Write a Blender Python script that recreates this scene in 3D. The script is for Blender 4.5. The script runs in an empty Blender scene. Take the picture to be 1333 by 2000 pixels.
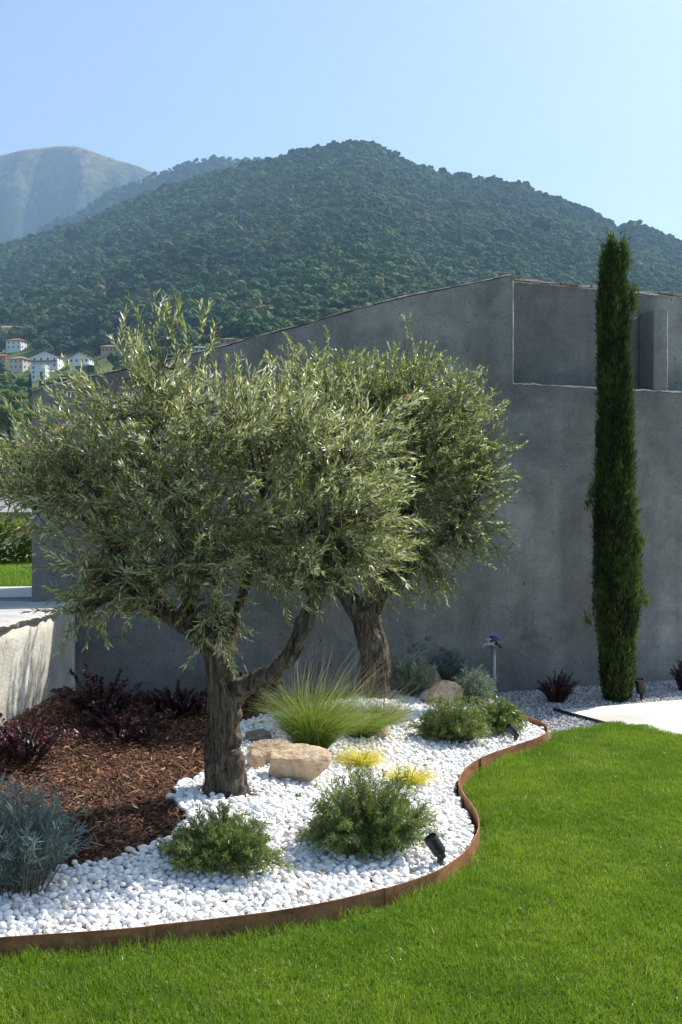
import bpy, math, random
import numpy as np
from mathutils import Vector, Matrix

R = math.radians
rng = np.random.default_rng(7)
random.seed(7)
S = bpy.context.scene
COL = S.collection

# ------------------------------------------------------------------ camera, sky, sun, exposure
CAM_H = 1.6
FPX = 2000.0            # focal length in photograph pixels
SUN_AZ = R(53)        # clockwise from +Y (view direction)
SUN_EL = R(47)
cd = bpy.data.cameras.new('camera')
cd.sensor_fit = 'VERTICAL'; cd.sensor_height = 36; cd.lens = 36
cd.clip_start = 0.1; cd.clip_end = 40000
cam = bpy.data.objects.new('camera', cd); COL.objects.link(cam)
cam.location = (0, 0, CAM_H); cam.rotation_euler = (R(90), 0, 0)
S.camera = cam

w = bpy.data.worlds.new('World'); S.world = w; w.use_nodes = True
wn = w.node_tree; wn.nodes.clear()
sky = wn.nodes.new('ShaderNodeTexSky'); sky.sky_type = 'NISHITA'; sky.sun_disc = False
sky.sun_elevation = SUN_EL; sky.sun_rotation = SUN_AZ
sky.altitude = 300; sky.air_density = 1.0; sky.dust_density = 1.9; sky.ozone_density = 1.0
bg = wn.nodes.new('ShaderNodeBackground'); bg.inputs[1].default_value = 0.112
wo = wn.nodes.new('ShaderNodeOutputWorld')
wn.links.new(sky.outputs[0], bg.inputs[0]); wn.links.new(bg.outputs[0], wo.inputs[0])

sl = bpy.data.lights.new('sun', 'SUN'); sl.energy = 5.0; sl.angle = R(0.53); sl.color = (1.0, 0.945, 0.86)
so = bpy.data.objects.new('sun', sl); COL.objects.link(so)
SUNV = Vector((math.sin(SUN_AZ) * math.cos(SUN_EL), math.cos(SUN_AZ) * math.cos(SUN_EL), math.sin(SUN_EL)))
so.rotation_euler = SUNV.to_track_quat('Z', 'Y').to_euler()
so.location = (6, 6, 12)

S.view_settings.view_transform = 'Standard'; S.view_settings.look = 'None'
S.view_settings.exposure = 0.95; S.view_settings.gamma = 1
S.view_settings.use_curve_mapping = False
S.render.engine = 'CYCLES'
cy = S.cycles
cy.max_bounces = 6; cy.diffuse_bounces = 3; cy.glossy_bounces = 2; cy.transmission_bounces = 4
cy.transparent_max_bounces = 6; cy.volume_bounces = 0
cy.caustics_reflective = False; cy.caustics_refractive = False
cy.use_denoising = True
cy.sample_clamp_indirect = 4.0

# ------------------------------------------------------------------ helpers: placing
def P(px, py, Z):
    return np.array([(px - 667) / FPX * Z, Z, CAM_H + (1000 - py) / FPX * Z])

def V3(a): return np.asarray(a, float)
def nrm(a):
    a = np.asarray(a, float)
    return a / np.maximum(np.linalg.norm(a, axis=-1, keepdims=True), 1e-9)

# ------------------------------------------------------------------ helpers: noise
def _hash(ix, iy, iz, seed):
    n = (ix.astype(np.int64) * 374761393 + iy.astype(np.int64) * 668265263 + iz.astype(np.int64) * 2147483647 + seed * 974634777) & 0xffffffff
    n = ((n ^ (n >> 13)) * 1274126177) & 0xffffffff
    n = ((n ^ (n >> 16)) * 2246822519) & 0xffffffff
    return ((n ^ (n >> 15)) & 0xffff) / 65535.0
def vnoise(p, seed=0):
    p = np.asarray(p, float)
    i = np.floor(p); f = p - i; f = f * f * (3 - 2 * f); i = i.astype(np.int64)
    x, y, z = i[..., 0], i[..., 1], i[..., 2]
    fx, fy, fz = f[..., 0], f[..., 1], f[..., 2]
    def h(a, b, c): return _hash(x + a, y + b, z + c, seed)
    c00 = h(0,0,0)*(1-fx)+h(1,0,0)*fx; c10 = h(0,1,0)*(1-fx)+h(1,1,0)*fx
    c01 = h(0,0,1)*(1-fx)+h(1,0,1)*fx; c11 = h(0,1,1)*(1-fx)+h(1,1,1)*fx
    return ((c00*(1-fy)+c10*fy)*(1-fz)+(c01*(1-fy)+c11*fy)*fz)*2-1
def fbm(p, oct=4, seed=0):
    p = np.asarray(p, float); a = 1.0; s = 0; t = 0
    for k in range(oct):
        s = s + a * vnoise(p * 2**k + 17.3 * k, seed + k); t += a; a *= .5
    return s / t
def sstep(a, b, x):
    t = np.clip((np.asarray(x, float) - a) / (b - a), 0, 1); return t * t * (3 - 2 * t)

# ------------------------------------------------------------------ helpers: meshes
def mesh_np(name, V, F, mat=None, attrs=None, smooth=False, matidx=None):
    V = np.ascontiguousarray(V, np.float32); F = np.ascontiguousarray(F, np.int32)
    me = bpy.data.meshes.new(name); k = F.shape[1]
    me.vertices.add(len(V)); me.vertices.foreach_set('co', V.ravel())
    me.loops.add(F.size); me.loops.foreach_set('vertex_index', F.ravel())
    me.polygons.add(len(F)); me.polygons.foreach_set('loop_start', np.arange(0, F.size, k, dtype=np.int32))
    me.update(calc_edges=True)
    me.polygons.foreach_set('use_smooth', np.full(len(F), smooth, bool))
    for m in (mat if isinstance(mat, (list, tuple)) else [mat]):
        if m: me.materials.append(m)
    if matidx is not None: me.polygons.foreach_set('material_index', np.ascontiguousarray(matidx, np.int32))
    for kx, v in (attrs or {}).items():
        a = me.attributes.new(kx, 'FLOAT', 'POINT'); a.data.foreach_set('value', np.ascontiguousarray(v, np.float32))
    me.validate(); return me
def mesh_py(name, V, F, mat=None, smooth=False):
    me = bpy.data.meshes.new(name); me.from_pydata([tuple(map(float, v)) for v in V], [], [tuple(f) for f in F]); me.update()
    for m in (mat if isinstance(mat, (list, tuple)) else [mat]):
        if m: me.materials.append(m)
    for p in me.polygons: p.use_smooth = smooth
    return me
def obj(name, me, parent=None, loc=None):
    o = bpy.data.objects.new(name, me); COL.objects.link(o)
    if parent is not None: o.parent = parent
    if loc is not None: o.location = tuple(map(float, loc))
    return o
def thing(name, label, cat, loc=(0, 0, 0), group=None, me=None):
    o = bpy.data.objects.new(name, me); COL.objects.link(o); o.location = tuple(map(float, loc))
    o['label'] = label; o['category'] = cat
    if group: o['group'] = group
    if me is None: o.empty_display_size = .1
    return o
def struct(name, me, kind='structure', loc=None):
    o = obj(name, me, None, loc); o['kind'] = kind; return o

class Geo:
    """collects vertices, triangles and a per-vertex value"""
    def __init__(s): s.V = []; s.F = []; s.A = []; s.n = 0
    def add(s, V, F, a=0.5):
        V = np.asarray(V, float).reshape(-1, 3); F = np.asarray(F, int).reshape(-1, 3)
        s.V.append(V); s.F.append(F + s.n); s.n += len(V)
        s.A.append(np.full(len(V), a, float) if np.isscalar(a) else np.asarray(a, float))
    def mesh(s, name, mat, smooth=False):
        return mesh_np(name, np.concatenate(s.V), np.concatenate(s.F), mat, {'var': np.concatenate(s.A)}, smooth)

def tube(pts, rad, seg=8, cap=True, twist=0):
    pts = np.asarray(pts, float); n = len(pts); rad = np.broadcast_to(np.asarray(rad, float), (n,))
    d = nrm(np.gradient(pts, axis=0)); up = np.array([0, 0, 1.0])
    if abs(d[0] @ up) > .9: up = np.array([1.0, 0, 0])
    V = []; a = np.linspace(0, 2 * math.pi, seg, endpoint=False); u = up
    for i in range(n):
        u = u - d[i] * (u @ d[i]); u = u / max(np.linalg.norm(u), 1e-9); v = np.cross(d[i], u)
        V.append(pts[i] + rad[i] * (np.cos(a)[:, None] * u + np.sin(a)[:, None] * v))
    V = np.concatenate(V); F = []
    for i in range(n - 1):
        for j in range(seg):
            k = (j + 1) % seg; b = i * seg
            F += [(b + j, b + k, b + seg + k), (b + j, b + seg + k, b + seg + j)]
    if cap:
        V = np.vstack([V, pts[0], pts[-1]]); c0 = len(V) - 2
        for j in range(seg):
            k = (j + 1) % seg
            F += [(c0, k, j), (c0 + 1, (n - 1) * seg + j, (n - 1) * seg + k)]
    return V, np.array(F)
def tubes_batch(P0, P1, r0, r1, P2=None, r2=None):
    """many three-sided two- or three-ring twigs at once"""
    rings = [P0, P1] + ([P2] if P2 is not None else []); rr = [r0, r1] + ([r2] if P2 is not None else [])
    n = len(P0); d = nrm(rings[-1] - P0); ref = np.where(np.abs(d[:, 2:3]) > .9, [[1., 0, 0]], [[0, 0, 1.]])
    u = nrm(np.cross(d, ref)); v = np.cross(d, u); k = len(rings); V = np.zeros((n, k, 3, 3))
    for i, (p, r) in enumerate(zip(rings, rr)):
        for j in range(3):
            t = j * 2.0944; V[:, i, j] = p + np.reshape(r, (-1, 1)) * (math.cos(t) * u + math.sin(t) * v)
    f = []
    for i in range(k - 1):
        for j in range(3):
            a = i * 3 + j; b = i * 3 + (j + 1) % 3; f += [(a, b, b + 3), (a, b + 3, a + 3)]
    F = (np.array(f)[None] + (np.arange(n) * 3 * k)[:, None, None]).reshape(-1, 3)
    return V.reshape(-1, 3), F
def leaves(base, d, n, L, W, fold=.2, curl=.12):
    """lanceolate leaves: five vertices and four triangles each"""
    base = np.asarray(base); d = nrm(d); s = nrm(np.cross(d, n)); n = np.cross(s, d); N = len(base)
    L = np.broadcast_to(L, (N,))[:, None]; W = np.broadcast_to(W, (N,))[:, None]
    mid = base + d * L * .48 + n * L * curl
    V = np.stack([base, mid + s * W * .5 + n * W * fold, mid - s * W * .5 + n * W * fold, mid, base + d * L], 1)
    F = (np.array([(0, 1, 3), (0, 3, 2), (1, 4, 3), (3, 4, 2)])[None] + (np.arange(N) * 5)[:, None, None]).reshape(-1, 3)
    return V.reshape(-1, 3), F
def needles(base, d, n, L, W):
    base = np.asarray(base); d = nrm(d); s = nrm(np.cross(d, n)); N = len(base)
    L = np.broadcast_to(L, (N,))[:, None]; W = np.broadcast_to(W, (N,))[:, None]
    m = base + d * L * .4
    V = np.stack([base, m + s * W * .5, m - s * W * .5, base + d * L], 1)
    F = (np.array([(0, 1, 2), (1, 3, 2)])[None] + (np.arange(N) * 4)[:, None, None]).reshape(-1, 3)
    return V.reshape(-1, 3), F
def ribbons(base, d0, bend, L, W, seg=5, r=rng):
    """arching blades; bend is the vector a blade turns towards; tapered ribbons"""
    N = len(base); V = np.zeros((N, seg + 1, 2, 3)); d = nrm(d0); p = np.array(base, float)
    side = nrm(np.cross(d, r.normal(size=(N, 3))))
    L = np.broadcast_to(L, (N,))[:, None]; W = np.broadcast_to(W, (N,))[:, None]
    for i in range(seg + 1):
        t = i / seg; ww = W * (1 - t ** 2 * .92) * .5
        V[:, i, 0] = p + side * ww; V[:, i, 1] = p - side * ww
        p = p + d * L / seg; d = nrm(d + bend * (.35 + t) / seg)
    f = []
    for i in range(seg):
        a = 2 * i; f += [(a, a + 1, a + 3), (a, a + 3, a + 2)]
    F = (np.array(f)[None] + (np.arange(N) * 2 * (seg + 1))[:, None, None]).reshape(-1, 3)
    T = np.broadcast_to(np.linspace(0, 1, seg + 1)[None, :, None], (N, seg + 1, 2)).ravel()
    return V.reshape(-1, 3), F, T
def ico(sub):
    import bmesh
    bm = bmesh.new(); bmesh.ops.create_icosphere(bm, subdivisions=sub, radius=1)
    V = np.array([v.co[:] for v in bm.verts]); F = np.array([[v.index for v in f.verts] for f in bm.faces]); bm.free()
    return V, F
ICO = {k: ico(k) for k in (1, 2, 3, 4, 5)}
def box(x0, x1, y0, y1, z0, z1):
    V = [(x, y, z) for z in (z0, z1) for y in (y0, y1) for x in (x0, x1)]
    return V, [(0, 2, 3, 1), (4, 5, 7, 6), (0, 1, 5, 4), (2, 6, 7, 3), (0, 4, 6, 2), (1, 3, 7, 5)]
def bevel_box(name, x0, x1, y0, y1, z0, z1, b, mat, seg=2):
    import bmesh
    V, F = box(x0, x1, y0, y1, z0, z1); me = mesh_py(name, V, F, mat)
    bm = bmesh.new(); bm.from_mesh(me)
    bmesh.ops.bevel(bm, geom=bm.edges[:], offset=b, segments=seg, affect='EDGES', profile=.5)
    bm.to_mesh(me); bm.free(); return me
def inpoly(x, y, poly):
    x = np.asarray(x); y = np.asarray(y); c = np.zeros(x.shape, bool); n = len(poly)
    for i in range(n):
        x0, y0 = poly[i]; x1, y1 = poly[i - 1]
        c ^= ((y0 > y) != (y1 > y)) & (x < (x1 - x0) * (y - y0) / (y1 - y0 + 1e-12) + x0)
    return c
def polydist(x, y, line):
    d = np.full(np.shape(x), 1e9)
    for (x0, y0), (x1, y1) in zip(line[:-1], line[1:]):
        dx, dy = x1 - x0, y1 - y0; t = np.clip(((x - x0) * dx + (y - y0) * dy) / (dx * dx + dy * dy + 1e-12), 0, 1)
        d = np.minimum(d, np.hypot(x - x0 - t * dx, y - y0 - t * dy))
    return d
def spline(pts, n):
    pts = np.asarray(pts, float); q = np.vstack([2 * pts[0] - pts[1], pts, 2 * pts[-1] - pts[-2]]); out = []
    m = len(pts) - 1
    for k in range(n):
        s = k / (n - 1) * m; i = min(int(s), m - 1); t = s - i; a, b, c, d = q[i:i + 4]
        out.append(.5 * (2 * b + (c - a) * t + (2 * a - 5 * b + 4 * c - d) * t * t + (3 * b - a - 3 * c + d) * t ** 3))
    return np.array(out)
def scatter(name, pts, rot, scl, idx, protos, parent=None):
    """one object of kind stuff whose points carry copies of a few prototypes"""
    me = bpy.data.meshes.new(name); n = len(pts)
    me.vertices.add(n); me.vertices.foreach_set('co', np.ascontiguousarray(pts, np.float32).ravel()); me.update()
    for k, v in (('rot', rot), ('scl', scl)):
        a = me.attributes.new(k, 'FLOAT_VECTOR', 'POINT'); a.data.foreach_set('vector', np.ascontiguousarray(v, np.float32).ravel())
    a = me.attributes.new('idx', 'INT', 'POINT'); a.data.foreach_set('value', np.ascontiguousarray(idx, np.int32))
    c = bpy.data.collections.new(name + '_kinds')
    for i, m in enumerate(protos): c.objects.link(bpy.data.objects.new('%s_kind_%d' % (name, i), m))
    ng = bpy.data.node_groups.new(name + '_scatter', 'GeometryNodeTree')
    ng.interface.new_socket('Geometry', in_out='INPUT', socket_type='NodeSocketGeometry')
    ng.interface.new_socket('Geometry', in_out='OUTPUT', socket_type='NodeSocketGeometry')
    N = ng.nodes; gi = N.new('NodeGroupInput'); go = N.new('NodeGroupOutput'); ip = N.new('GeometryNodeInstanceOnPoints')
    ci = N.new('GeometryNodeCollectionInfo'); ci.inputs['Collection'].default_value = c
    ci.inputs['Separate Children'].default_value = True; ci.inputs['Reset Children'].default_value = True
    ip.inputs['Pick Instance'].default_value = True
    def at(nm, ty):
        q = N.new('GeometryNodeInputNamedAttribute'); q.data_type = ty; q.inputs['Name'].default_value = nm; return q.outputs['Attribute']
    e = N.new('FunctionNodeEulerToRotation'); L = ng.links.new
    L(at('rot', 'FLOAT_VECTOR'), e.inputs[0]); L(e.outputs[0], ip.inputs['Rotation'])
    L(at('scl', 'FLOAT_VECTOR'), ip.inputs['Scale']); L(at('idx', 'INT'), ip.inputs['Instance Index'])
    L(gi.outputs[0], ip.inputs['Points']); L(ci.outputs[0], ip.inputs['Instance']); L(ip.outputs[0], go.inputs[0])
    o = obj(name, me, parent); md = o.modifiers.new('scatter', 'NODES'); md.node_group = ng
    o['kind'] = 'stuff'; return o

# ------------------------------------------------------------------ helpers: materials
class Mat:
    def __init__(s, name, rough=.7, spec=.3):
        s.m = bpy.data.materials.new(name); s.m.use_nodes = True; s.t = s.m.node_tree
        s.b = s.t.nodes['Principled BSDF']; s.b.inputs['Roughness'].default_value = rough
        s.b.inputs['Specular IOR Level'].default_value = spec; s.out = s.t.nodes['Material Output']
    def n(s, ty, **kw):
        q = s.t.nodes.new(ty)
        for k, v in kw.items():
            if k in q.inputs: q.inputs[k].default_value = v
            else: setattr(q, k, v)
        return q
    def l(s, a, b): s.t.links.new(a, b)
    def coord(s, scale=(1, 1, 1), kind='Object'):
        tc = s.n('ShaderNodeTexCoord'); mp = s.n('ShaderNodeMapping'); mp.inputs['Scale'].default_value = scale
        s.l(tc.outputs[kind], mp.inputs[0]); return mp.outputs[0]
    def noise(s, scale, detail=5, rough=.6, vec=None, dist=0):
        q = s.n('ShaderNodeTexNoise'); q.inputs['Scale'].default_value = scale; q.inputs['Detail'].default_value = detail
        q.inputs['Roughness'].default_value = rough; q.inputs['Distortion'].default_value = dist
        s.l(vec if vec is not None else s.coord(), q.inputs['Vector']); return q.outputs['Fac']
    def ramp(s, fac, stops):
        q = s.n('ShaderNodeValToRGB'); e = q.color_ramp.elements
        while len(e) < len(stops): e.new(.5)
        for i, (p, c) in enumerate(stops):
            e[i].position = p; e[i].color = (*c, 1) if not np.isscalar(c) else (c, c, c, 1)
        s.l(fac, q.inputs[0]); return q.outputs[0]
    def mix(s, fac, a, b, mode='MIX'):
        q = s.n('ShaderNodeMix'); q.data_type = 'RGBA'; q.blend_type = mode
        for v, i in ((fac, 0), (a, 6), (b, 7)):
            if isinstance(v, (int, float)): q.inputs[i].default_value = v if i == 0 else (v, v, v, 1)
            elif isinstance(v, tuple): q.inputs[i].default_value = (*v, 1)
            else: s.l(v, q.inputs[i])
        return q.outputs[2]
    def math(s, op, a, b=0.5):
        q = s.n('ShaderNodeMath'); q.operation = op
        for v, i in ((a, 0), (b, 1)):
            if isinstance(v, (int, float)): q.inputs[i].default_value = v
            else: s.l(v, q.inputs[i])
        return q.outputs[0]
    def attr(s, nm='var'):
        q = s.n('ShaderNodeAttribute'); q.attribute_name = nm; return q.outputs['Fac']
    def rand(s): return s.n('ShaderNodeObjectInfo').outputs['Random']
    def col(s, c):
        if isinstance(c, tuple): s.b.inputs['Base Color'].default_value = (*c, 1)
        else: s.l(c, s.b.inputs['Base Color'])
        return s
    def bump(s, h, strength=.3, dist=.01):
        q = s.n('ShaderNodeBump'); q.inputs['Strength'].default_value = strength; q.inputs['Distance'].default_value = dist
        s.l(h, q.inputs['Height']); s.l(q.outputs[0], s.b.inputs['Normal']); return s
    def translucent(s, c, fac):
        t = s.n('ShaderNodeBsdfTranslucent'); mx = s.n('ShaderNodeMixShader'); mx.inputs[0].default_value = fac
        if isinstance(c, tuple): t.inputs[0].default_value = (*c, 1)
        else: s.l(c, t.inputs[0])
        s.l(s.b.outputs[0], mx.inputs[1]); s.l(t.outputs[0], mx.inputs[2]); s.l(mx.outputs[0], s.out.inputs[0]); return s
def flat(name, c, rough=.7, spec=.3, metal=0):
    m = Mat(name, rough, spec).col(c); m.b.inputs['Metallic'].default_value = metal; return m.m
def leafmat(name, stops, rough=.45, spec=.5, tr=.3, trmul=1.3, sat=1.1):
    m = Mat(name, rough, spec); c = m.ramp(m.attr(), stops); m.col(c)
    h = m.n('ShaderNodeHueSaturation'); h.inputs['Value'].default_value = trmul; h.inputs['Saturation'].default_value = sat
    m.l(c, h.inputs['Color'])
    return m.translucent(h.outputs[0], tr).m

def plaster(name, dark, mid, light, big=.55, streak=True, warm=(.20, .175, .15)):
    m = Mat(name, .93, .15); v = m.coord()
    c = m.ramp(m.noise(big, 7, .62, v, .4), [(.30, dark), (.5, mid), (.70, light)])
    if streak:
        st = m.noise(1.0, 6, .6, m.coord((2.4, 2.4, .22)))
        c = m.mix(m.ramp(st, [(.40, .5), (.56, 0.)]), c, dark)
        bl = m.noise(1.5, 4, .7, v, 1.2)
        c = m.mix(m.ramp(bl, [(.54, 0.), (.74, .42)]), c, warm)
        tr = m.noise(1.0, 5, .6, m.coord((.7, .7, 5.0)))
        c = m.mix(.10, c, m.ramp(tr, [(.35, .12), (.65, .75)]), 'OVERLAY')
        sm = m.noise(3.2, 8, .7, v, .8); c = m.mix(.30, c, m.ramp(sm, [(.32, .12), (.68, .85)]), 'OVERLAY')
    fine = m.noise(60, 3, .7, v)
    c = m.mix(.30, c, m.ramp(fine, [(.3, .2), (.7, .8)]), 'OVERLAY')
    if streak:
        wv = m.n('ShaderNodeVectorMath'); wv.operation = 'ADD'; nz = m.n('ShaderNodeTexNoise'); nz.inputs['Scale'].default_value = 2.2; nz.inputs['Detail'].default_value = 5; m.l(v, nz.inputs['Vector']); m.l(v, wv.inputs[0]); m.l(nz.outputs['Color'], wv.inputs[1])
        vo = m.n('ShaderNodeTexVoronoi'); vo.feature = 'DISTANCE_TO_EDGE'; vo.inputs['Scale'].default_value = .38; m.l(wv.outputs[0], vo.inputs['Vector'])
        c = m.mix(m.ramp(vo.outputs['Distance'], [(.0008, .30), (.0030, 0.)]), c, tuple(.4 * x for x in dark))
    pit = m.ramp(m.noise(26, 2, .5, v), [(.24, 0.), (.30, 1.)])
    c = m.mix(pit, tuple(.5 * x for x in dark), c)
    m.col(c)
    h = m.math('ADD', m.math('MULTIPLY', m.noise(9, 6, .65, v), 1.0), m.math('MULTIPLY', fine, .35))
    m.bump(h, .55, .02); return m.m

MAT = {}
MAT['plaster'] = plaster('grey_plaster', (.150, .152, .146), (.245, .246, .235), (.37, .365, .345), .55)
MAT['plaster_pale'] = plaster('pale_concrete', (.40, .375, .32), (.52, .50, .44), (.62, .60, .54), 1.4, True, (.46, .39, .29))
MAT['lit_rim'] = plaster('painted_lit_rim', (.42, .41, .39), (.62, .61, .58), (.74, .73, .70), 6.0, False)  # pale tone stands in for sunlight catching the recess edges
MAT['cap'] = plaster('worn_cap', (.32, .32, .30), (.44, .43, .40), (.56, .55, .52), 1.8, False)
m = Mat('coping_rubble', .95, .1); v = m.coord()
m.col(m.ramp(m.noise(14, 5, .7, v), [(.3, (.09, .08, .07)), (.5, (.22, .19, .16)), (.7, (.38, .34, .29))])).bump(m.noise(30, 4, .7, v), .8, .02); MAT['coping'] = m.m
# ground stuff
m = Mat('soil', .95, .1); m.col(m.ramp(m.noise(9, 6, .7), [(.3, (.03, .022, .016)), (.7, (.09, .06, .04))])).bump(m.noise(50, 4), .8, .02); MAT['soil'] = m.m
m = Mat('turf', .9, .1); m.col(m.ramp(m.noise(5, 6, .7), [(.3, (.04, .08, .008)), (.7, (.08, .15, .015))])).bump(m.noise(90, 3), .8, .02); MAT['turf'] = m.m
m = Mat('field', .9, .1); m.col(m.ramp(m.noise(.06, 7, .7), [(.3, (.03, .06, .012)), (.7, (.08, .12, .03))])); MAT['field'] = m.m
m = Mat('white_pebble', .42, .4)
pc = m.ramp(m.rand(), [(0, (.56, .57, .58)), (.12, (.74, .74, .74)), (.4, (.85, .84, .82)), (.85, (.88, .87, .84)), (.96, (.80, .73, .63)), (1, (.60, .52, .42))])
vn = m.noise(35, 5, .6, None, 1.0); pc = m.mix(m.ramp(vn, [(.55, 0.), (.75, .35)]), pc, (.62, .63, .65))
m.col(pc).bump(m.noise(60, 3), .12, .004); MAT['pebble'] = m.m
m = Mat('pebble_bedding', .9, .2); m.col(m.ramp(m.noise(40, 4), [(.3, (.30, .29, .28)), (.7, (.55, .54, .52))])).bump(m.noise(45, 3), .9, .02); MAT['bedding'] = m.m
m = Mat('grey_gravel', .8, .25)
gc = m.ramp(m.rand(), [(0, (.20, .20, .21)), (.3, (.40, .40, .40)), (.7, (.58, .57, .55)), (1, (.78, .77, .74))]); m.col(gc).bump(m.noise(70, 3), .3, .004); MAT['gravel'] = m.m
m = Mat('gravel_bed', .9, .2); m.col(m.ramp(m.noise(70, 4), [(.3, (.12, .12, .12)), (.7, (.34, .34, .34))])).bump(m.noise(80, 3), .9, .01); MAT['gravel_bed'] = m.m
m = Mat('bark_chip', .75, .3)
m.col(m.ramp(m.rand(), [(0, (.040, .017, .010)), (.35, (.10, .038, .019)), (.7, (.19, .078, .038)), (.92, (.29, .14, .07)), (1, (.38, .25, .15))])).bump(m.noise(60, 4, .7, m.coord((1, 6, 6))), .5, .004); MAT['chip'] = m.m
m = Mat('patio_concrete', .85, .2); v = m.coord()
c = m.ramp(m.noise(1.1, 6, .6, v), [(.3, (.56, .54, .50)), (.7, (.68, .66, .62))])
# damp stain in the corner of the slab
tc = m.n('ShaderNodeTexCoord'); mp = m.n('ShaderNodeMapping'); mp.vector_type = 'TEXTURE'
mp.inputs['Location'].default_value = (2.08, 7.80, 0); mp.inputs['Scale'].default_value = (.28, .17, 1.0); mp.inputs['Rotation'].default_value = (0, 0, R(8))
m.l(tc.outputs['Object'], mp.inputs[0])
ln = m.n('ShaderNodeVectorMath'); ln.operation = 'LENGTH'; m.l(mp.outputs[0], ln.inputs[0])
dd = m.math('ADD', ln.outputs['Value'], m.math('MULTIPLY', m.math('SUBTRACT', m.noise(5, 4, .5, v), .5), .7))
c = m.mix(m.ramp(dd, [(.90, .55), (1.05, 0.)]), c, (.36, .33, .27)); m.col(c).bump(m.noise(40, 5, .7, v), .18, .006); MAT['patio'] = m.m
m = Mat('weathered_steel', .72, .35); v = m.coord()
c = m.ramp(m.noise(6, 7, .65, m.coord((1, 1, 2.5)), .5), [(.3, (.13, .055, .026)), (.5, (.29, .125, .055)), (.72, (.44, .21, .10))])
m.col(m.mix(.35, c, m.ramp(m.noise(55, 4, .7, v), [(.3, .15), (.7, .8)]), 'OVERLAY')).bump(m.noise(50, 5, .7, v), .25, .004); MAT['corten'] = m.m
MAT['dark_metal'] = flat('dark_steel', (.03, .028, .026), .55, .4)
MAT['lamp_black'] = flat('black_lamp_coat', (.018, .018, .020), .38, .45)
MAT['lens'] = flat('lamp_glass', (.05, .055, .06), .08, .6)
MAT['pipe'] = flat('galvanised_pipe', (.24, .26, .28), .45, .5, .6)
MAT['brass'] = flat('dull_chrome', (.42, .42, .42), .35, .5, .7)
MAT['blue'] = flat('blue_plastic', (.02, .05, .22), .45, .4)
MAT['bluegrey'] = flat('pale_blue_plastic', (.22, .38, .52), .5, .4)
# bark
def bark(name, a, b, c, sc=1.0):
    m = Mat(name, .95, .12); v = m.coord((22 * sc, 22 * sc, 3.8 * sc)); f = m.noise(1.7, 9, .75, v, 1.3)
    k = m.ramp(f, [(.38, a), (.50, b), (.64, c)])
    k = m.mix(m.ramp(m.noise(5, 4, .6), [(.5, 0.), (.72, .55)]), k, (.20, .195, .175))
    m.col(k); h = m.math('ADD', f, m.math('MULTIPLY', m.noise(40, 4, .7), .4)); m.bump(h, 1.0, .06); return m.m
MAT['bark'] = bark('olive_bark', (.04, .030, .021), (.165, .128, .09), (.39, .33, .255))
MAT['bark2'] = bark('young_bark', (.10, .085, .06), (.17, .15, .115), (.25, .225, .18), 1.5)
MAT['twig'] = flat('twig_bark', (.17, .15, .105), .85, .2)
MAT['stem_red'] = flat('red_stem', (.06, .025, .022), .8, .2)
MAT['cutwood'] = flat('cut_wood', (.12, .045, .02), .9, .1)
# foliage
MAT['olive'] = leafmat('olive_leaves', [(0, (.105, .13, .046)), (.35, (.22, .255, .097)), (.62, (.345, .375, .168)), (.80, (.52, .535, .34)), (.965, (.66, .66, .47)), (.972, (.45, .20, .02)), (1, (.50, .24, .03))], .30, .6, .42, 1.25, 1.2)
MAT['olive2'] = leafmat('small_olive_leaves', [(0, (.07, .105, .030)), (.35, (.16, .21, .065)), (.62, (.265, .315, .115)), (.80, (.42, .455, .24)), (1, (.55, .57, .36))], .30, .6, .42, 1.25, 1.2)
MAT['rosemary'] = leafmat('rosemary_leaves', [(0, (.07, .105, .025)), (.4, (.155, .215, .055)), (.75, (.25, .31, .095)), (1, (.40, .43, .22))], .38, .5, .34, 1.3)
MAT['lavender'] = leafmat('blue_grey_leaves', [(0, (.10, .15, .14)), (.5, (.17, .235, .22)), (1, (.28, .35, .33))], .6, .3, .15)
MAT['lavgreen'] = leafmat('grey_green_leaves', [(0, (.16, .22, .14)), (.5, (.27, .34, .24)), (1, (.42, .48, .37))], .6, .3, .18)
MAT['stipa'] = leafmat('feather_grass_blades', [(0, (.07, .14, .012)), (.30, (.13, .22, .025)), (.55, (.22, .29, .06)), (.8, (.44, .42, .22)), (1, (.60, .53, .36))], .55, .3, .4, 1.2)
MAT['sedge'] = leafmat('yellow_sedge_blades', [(0, (.34, .38, .03)), (.35, (.62, .58, .07)), (.7, (.76, .68, .26)), (1, (.76, .64, .42))], .5, .3, .4, 1.1)
MAT['red'] = leafmat('maroon_leaves', [(0, (.022, .018, .018)), (.5, (.065, .028, .034)), (.85, (.15, .048, .058)), (1, (.26, .075, .08))], .42, .5, .22, 1.5)
MAT['cypress'] = leafmat('cypress_sprays', [(0, (.018, .034, .010)), (.5, (.052, .086, .020)), (.9, (.12, .17, .036)), (.985, (.17, .21, .045)), (1, (.15, .065, .02))], .6, .25, .25, 1.5)
MAT['hedge'] = leafmat('hedge_leaves', [(0, (.07, .11, .02)), (.5, (.17, .22, .045)), (1, (.32, .36, .09))], .45, .4, .4)
MAT['weed'] = leafmat('weed_leaves', [(0, (.10, .18, .03)), (1, (.22, .28, .08))], .5, .3, .3)
m = Mat('lawn_blades', .38, .5)
gv = m.mix(m.rand(), (.122, .215, .009), (.195, .31, .018)); gv = m.mix(m.ramp(m.attr(), [(.78, 0.), (1., .75)]), gv, (.38, .40, .14))
gp = m.n('ShaderNodeNewGeometry'); pn = m.noise(1.7, 5, .6, gp.outputs['Position'])
gv = m.mix(m.ramp(pn, [(.42, 0.), (.68, .75)]), gv, (.075, .17, .008))
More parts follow.
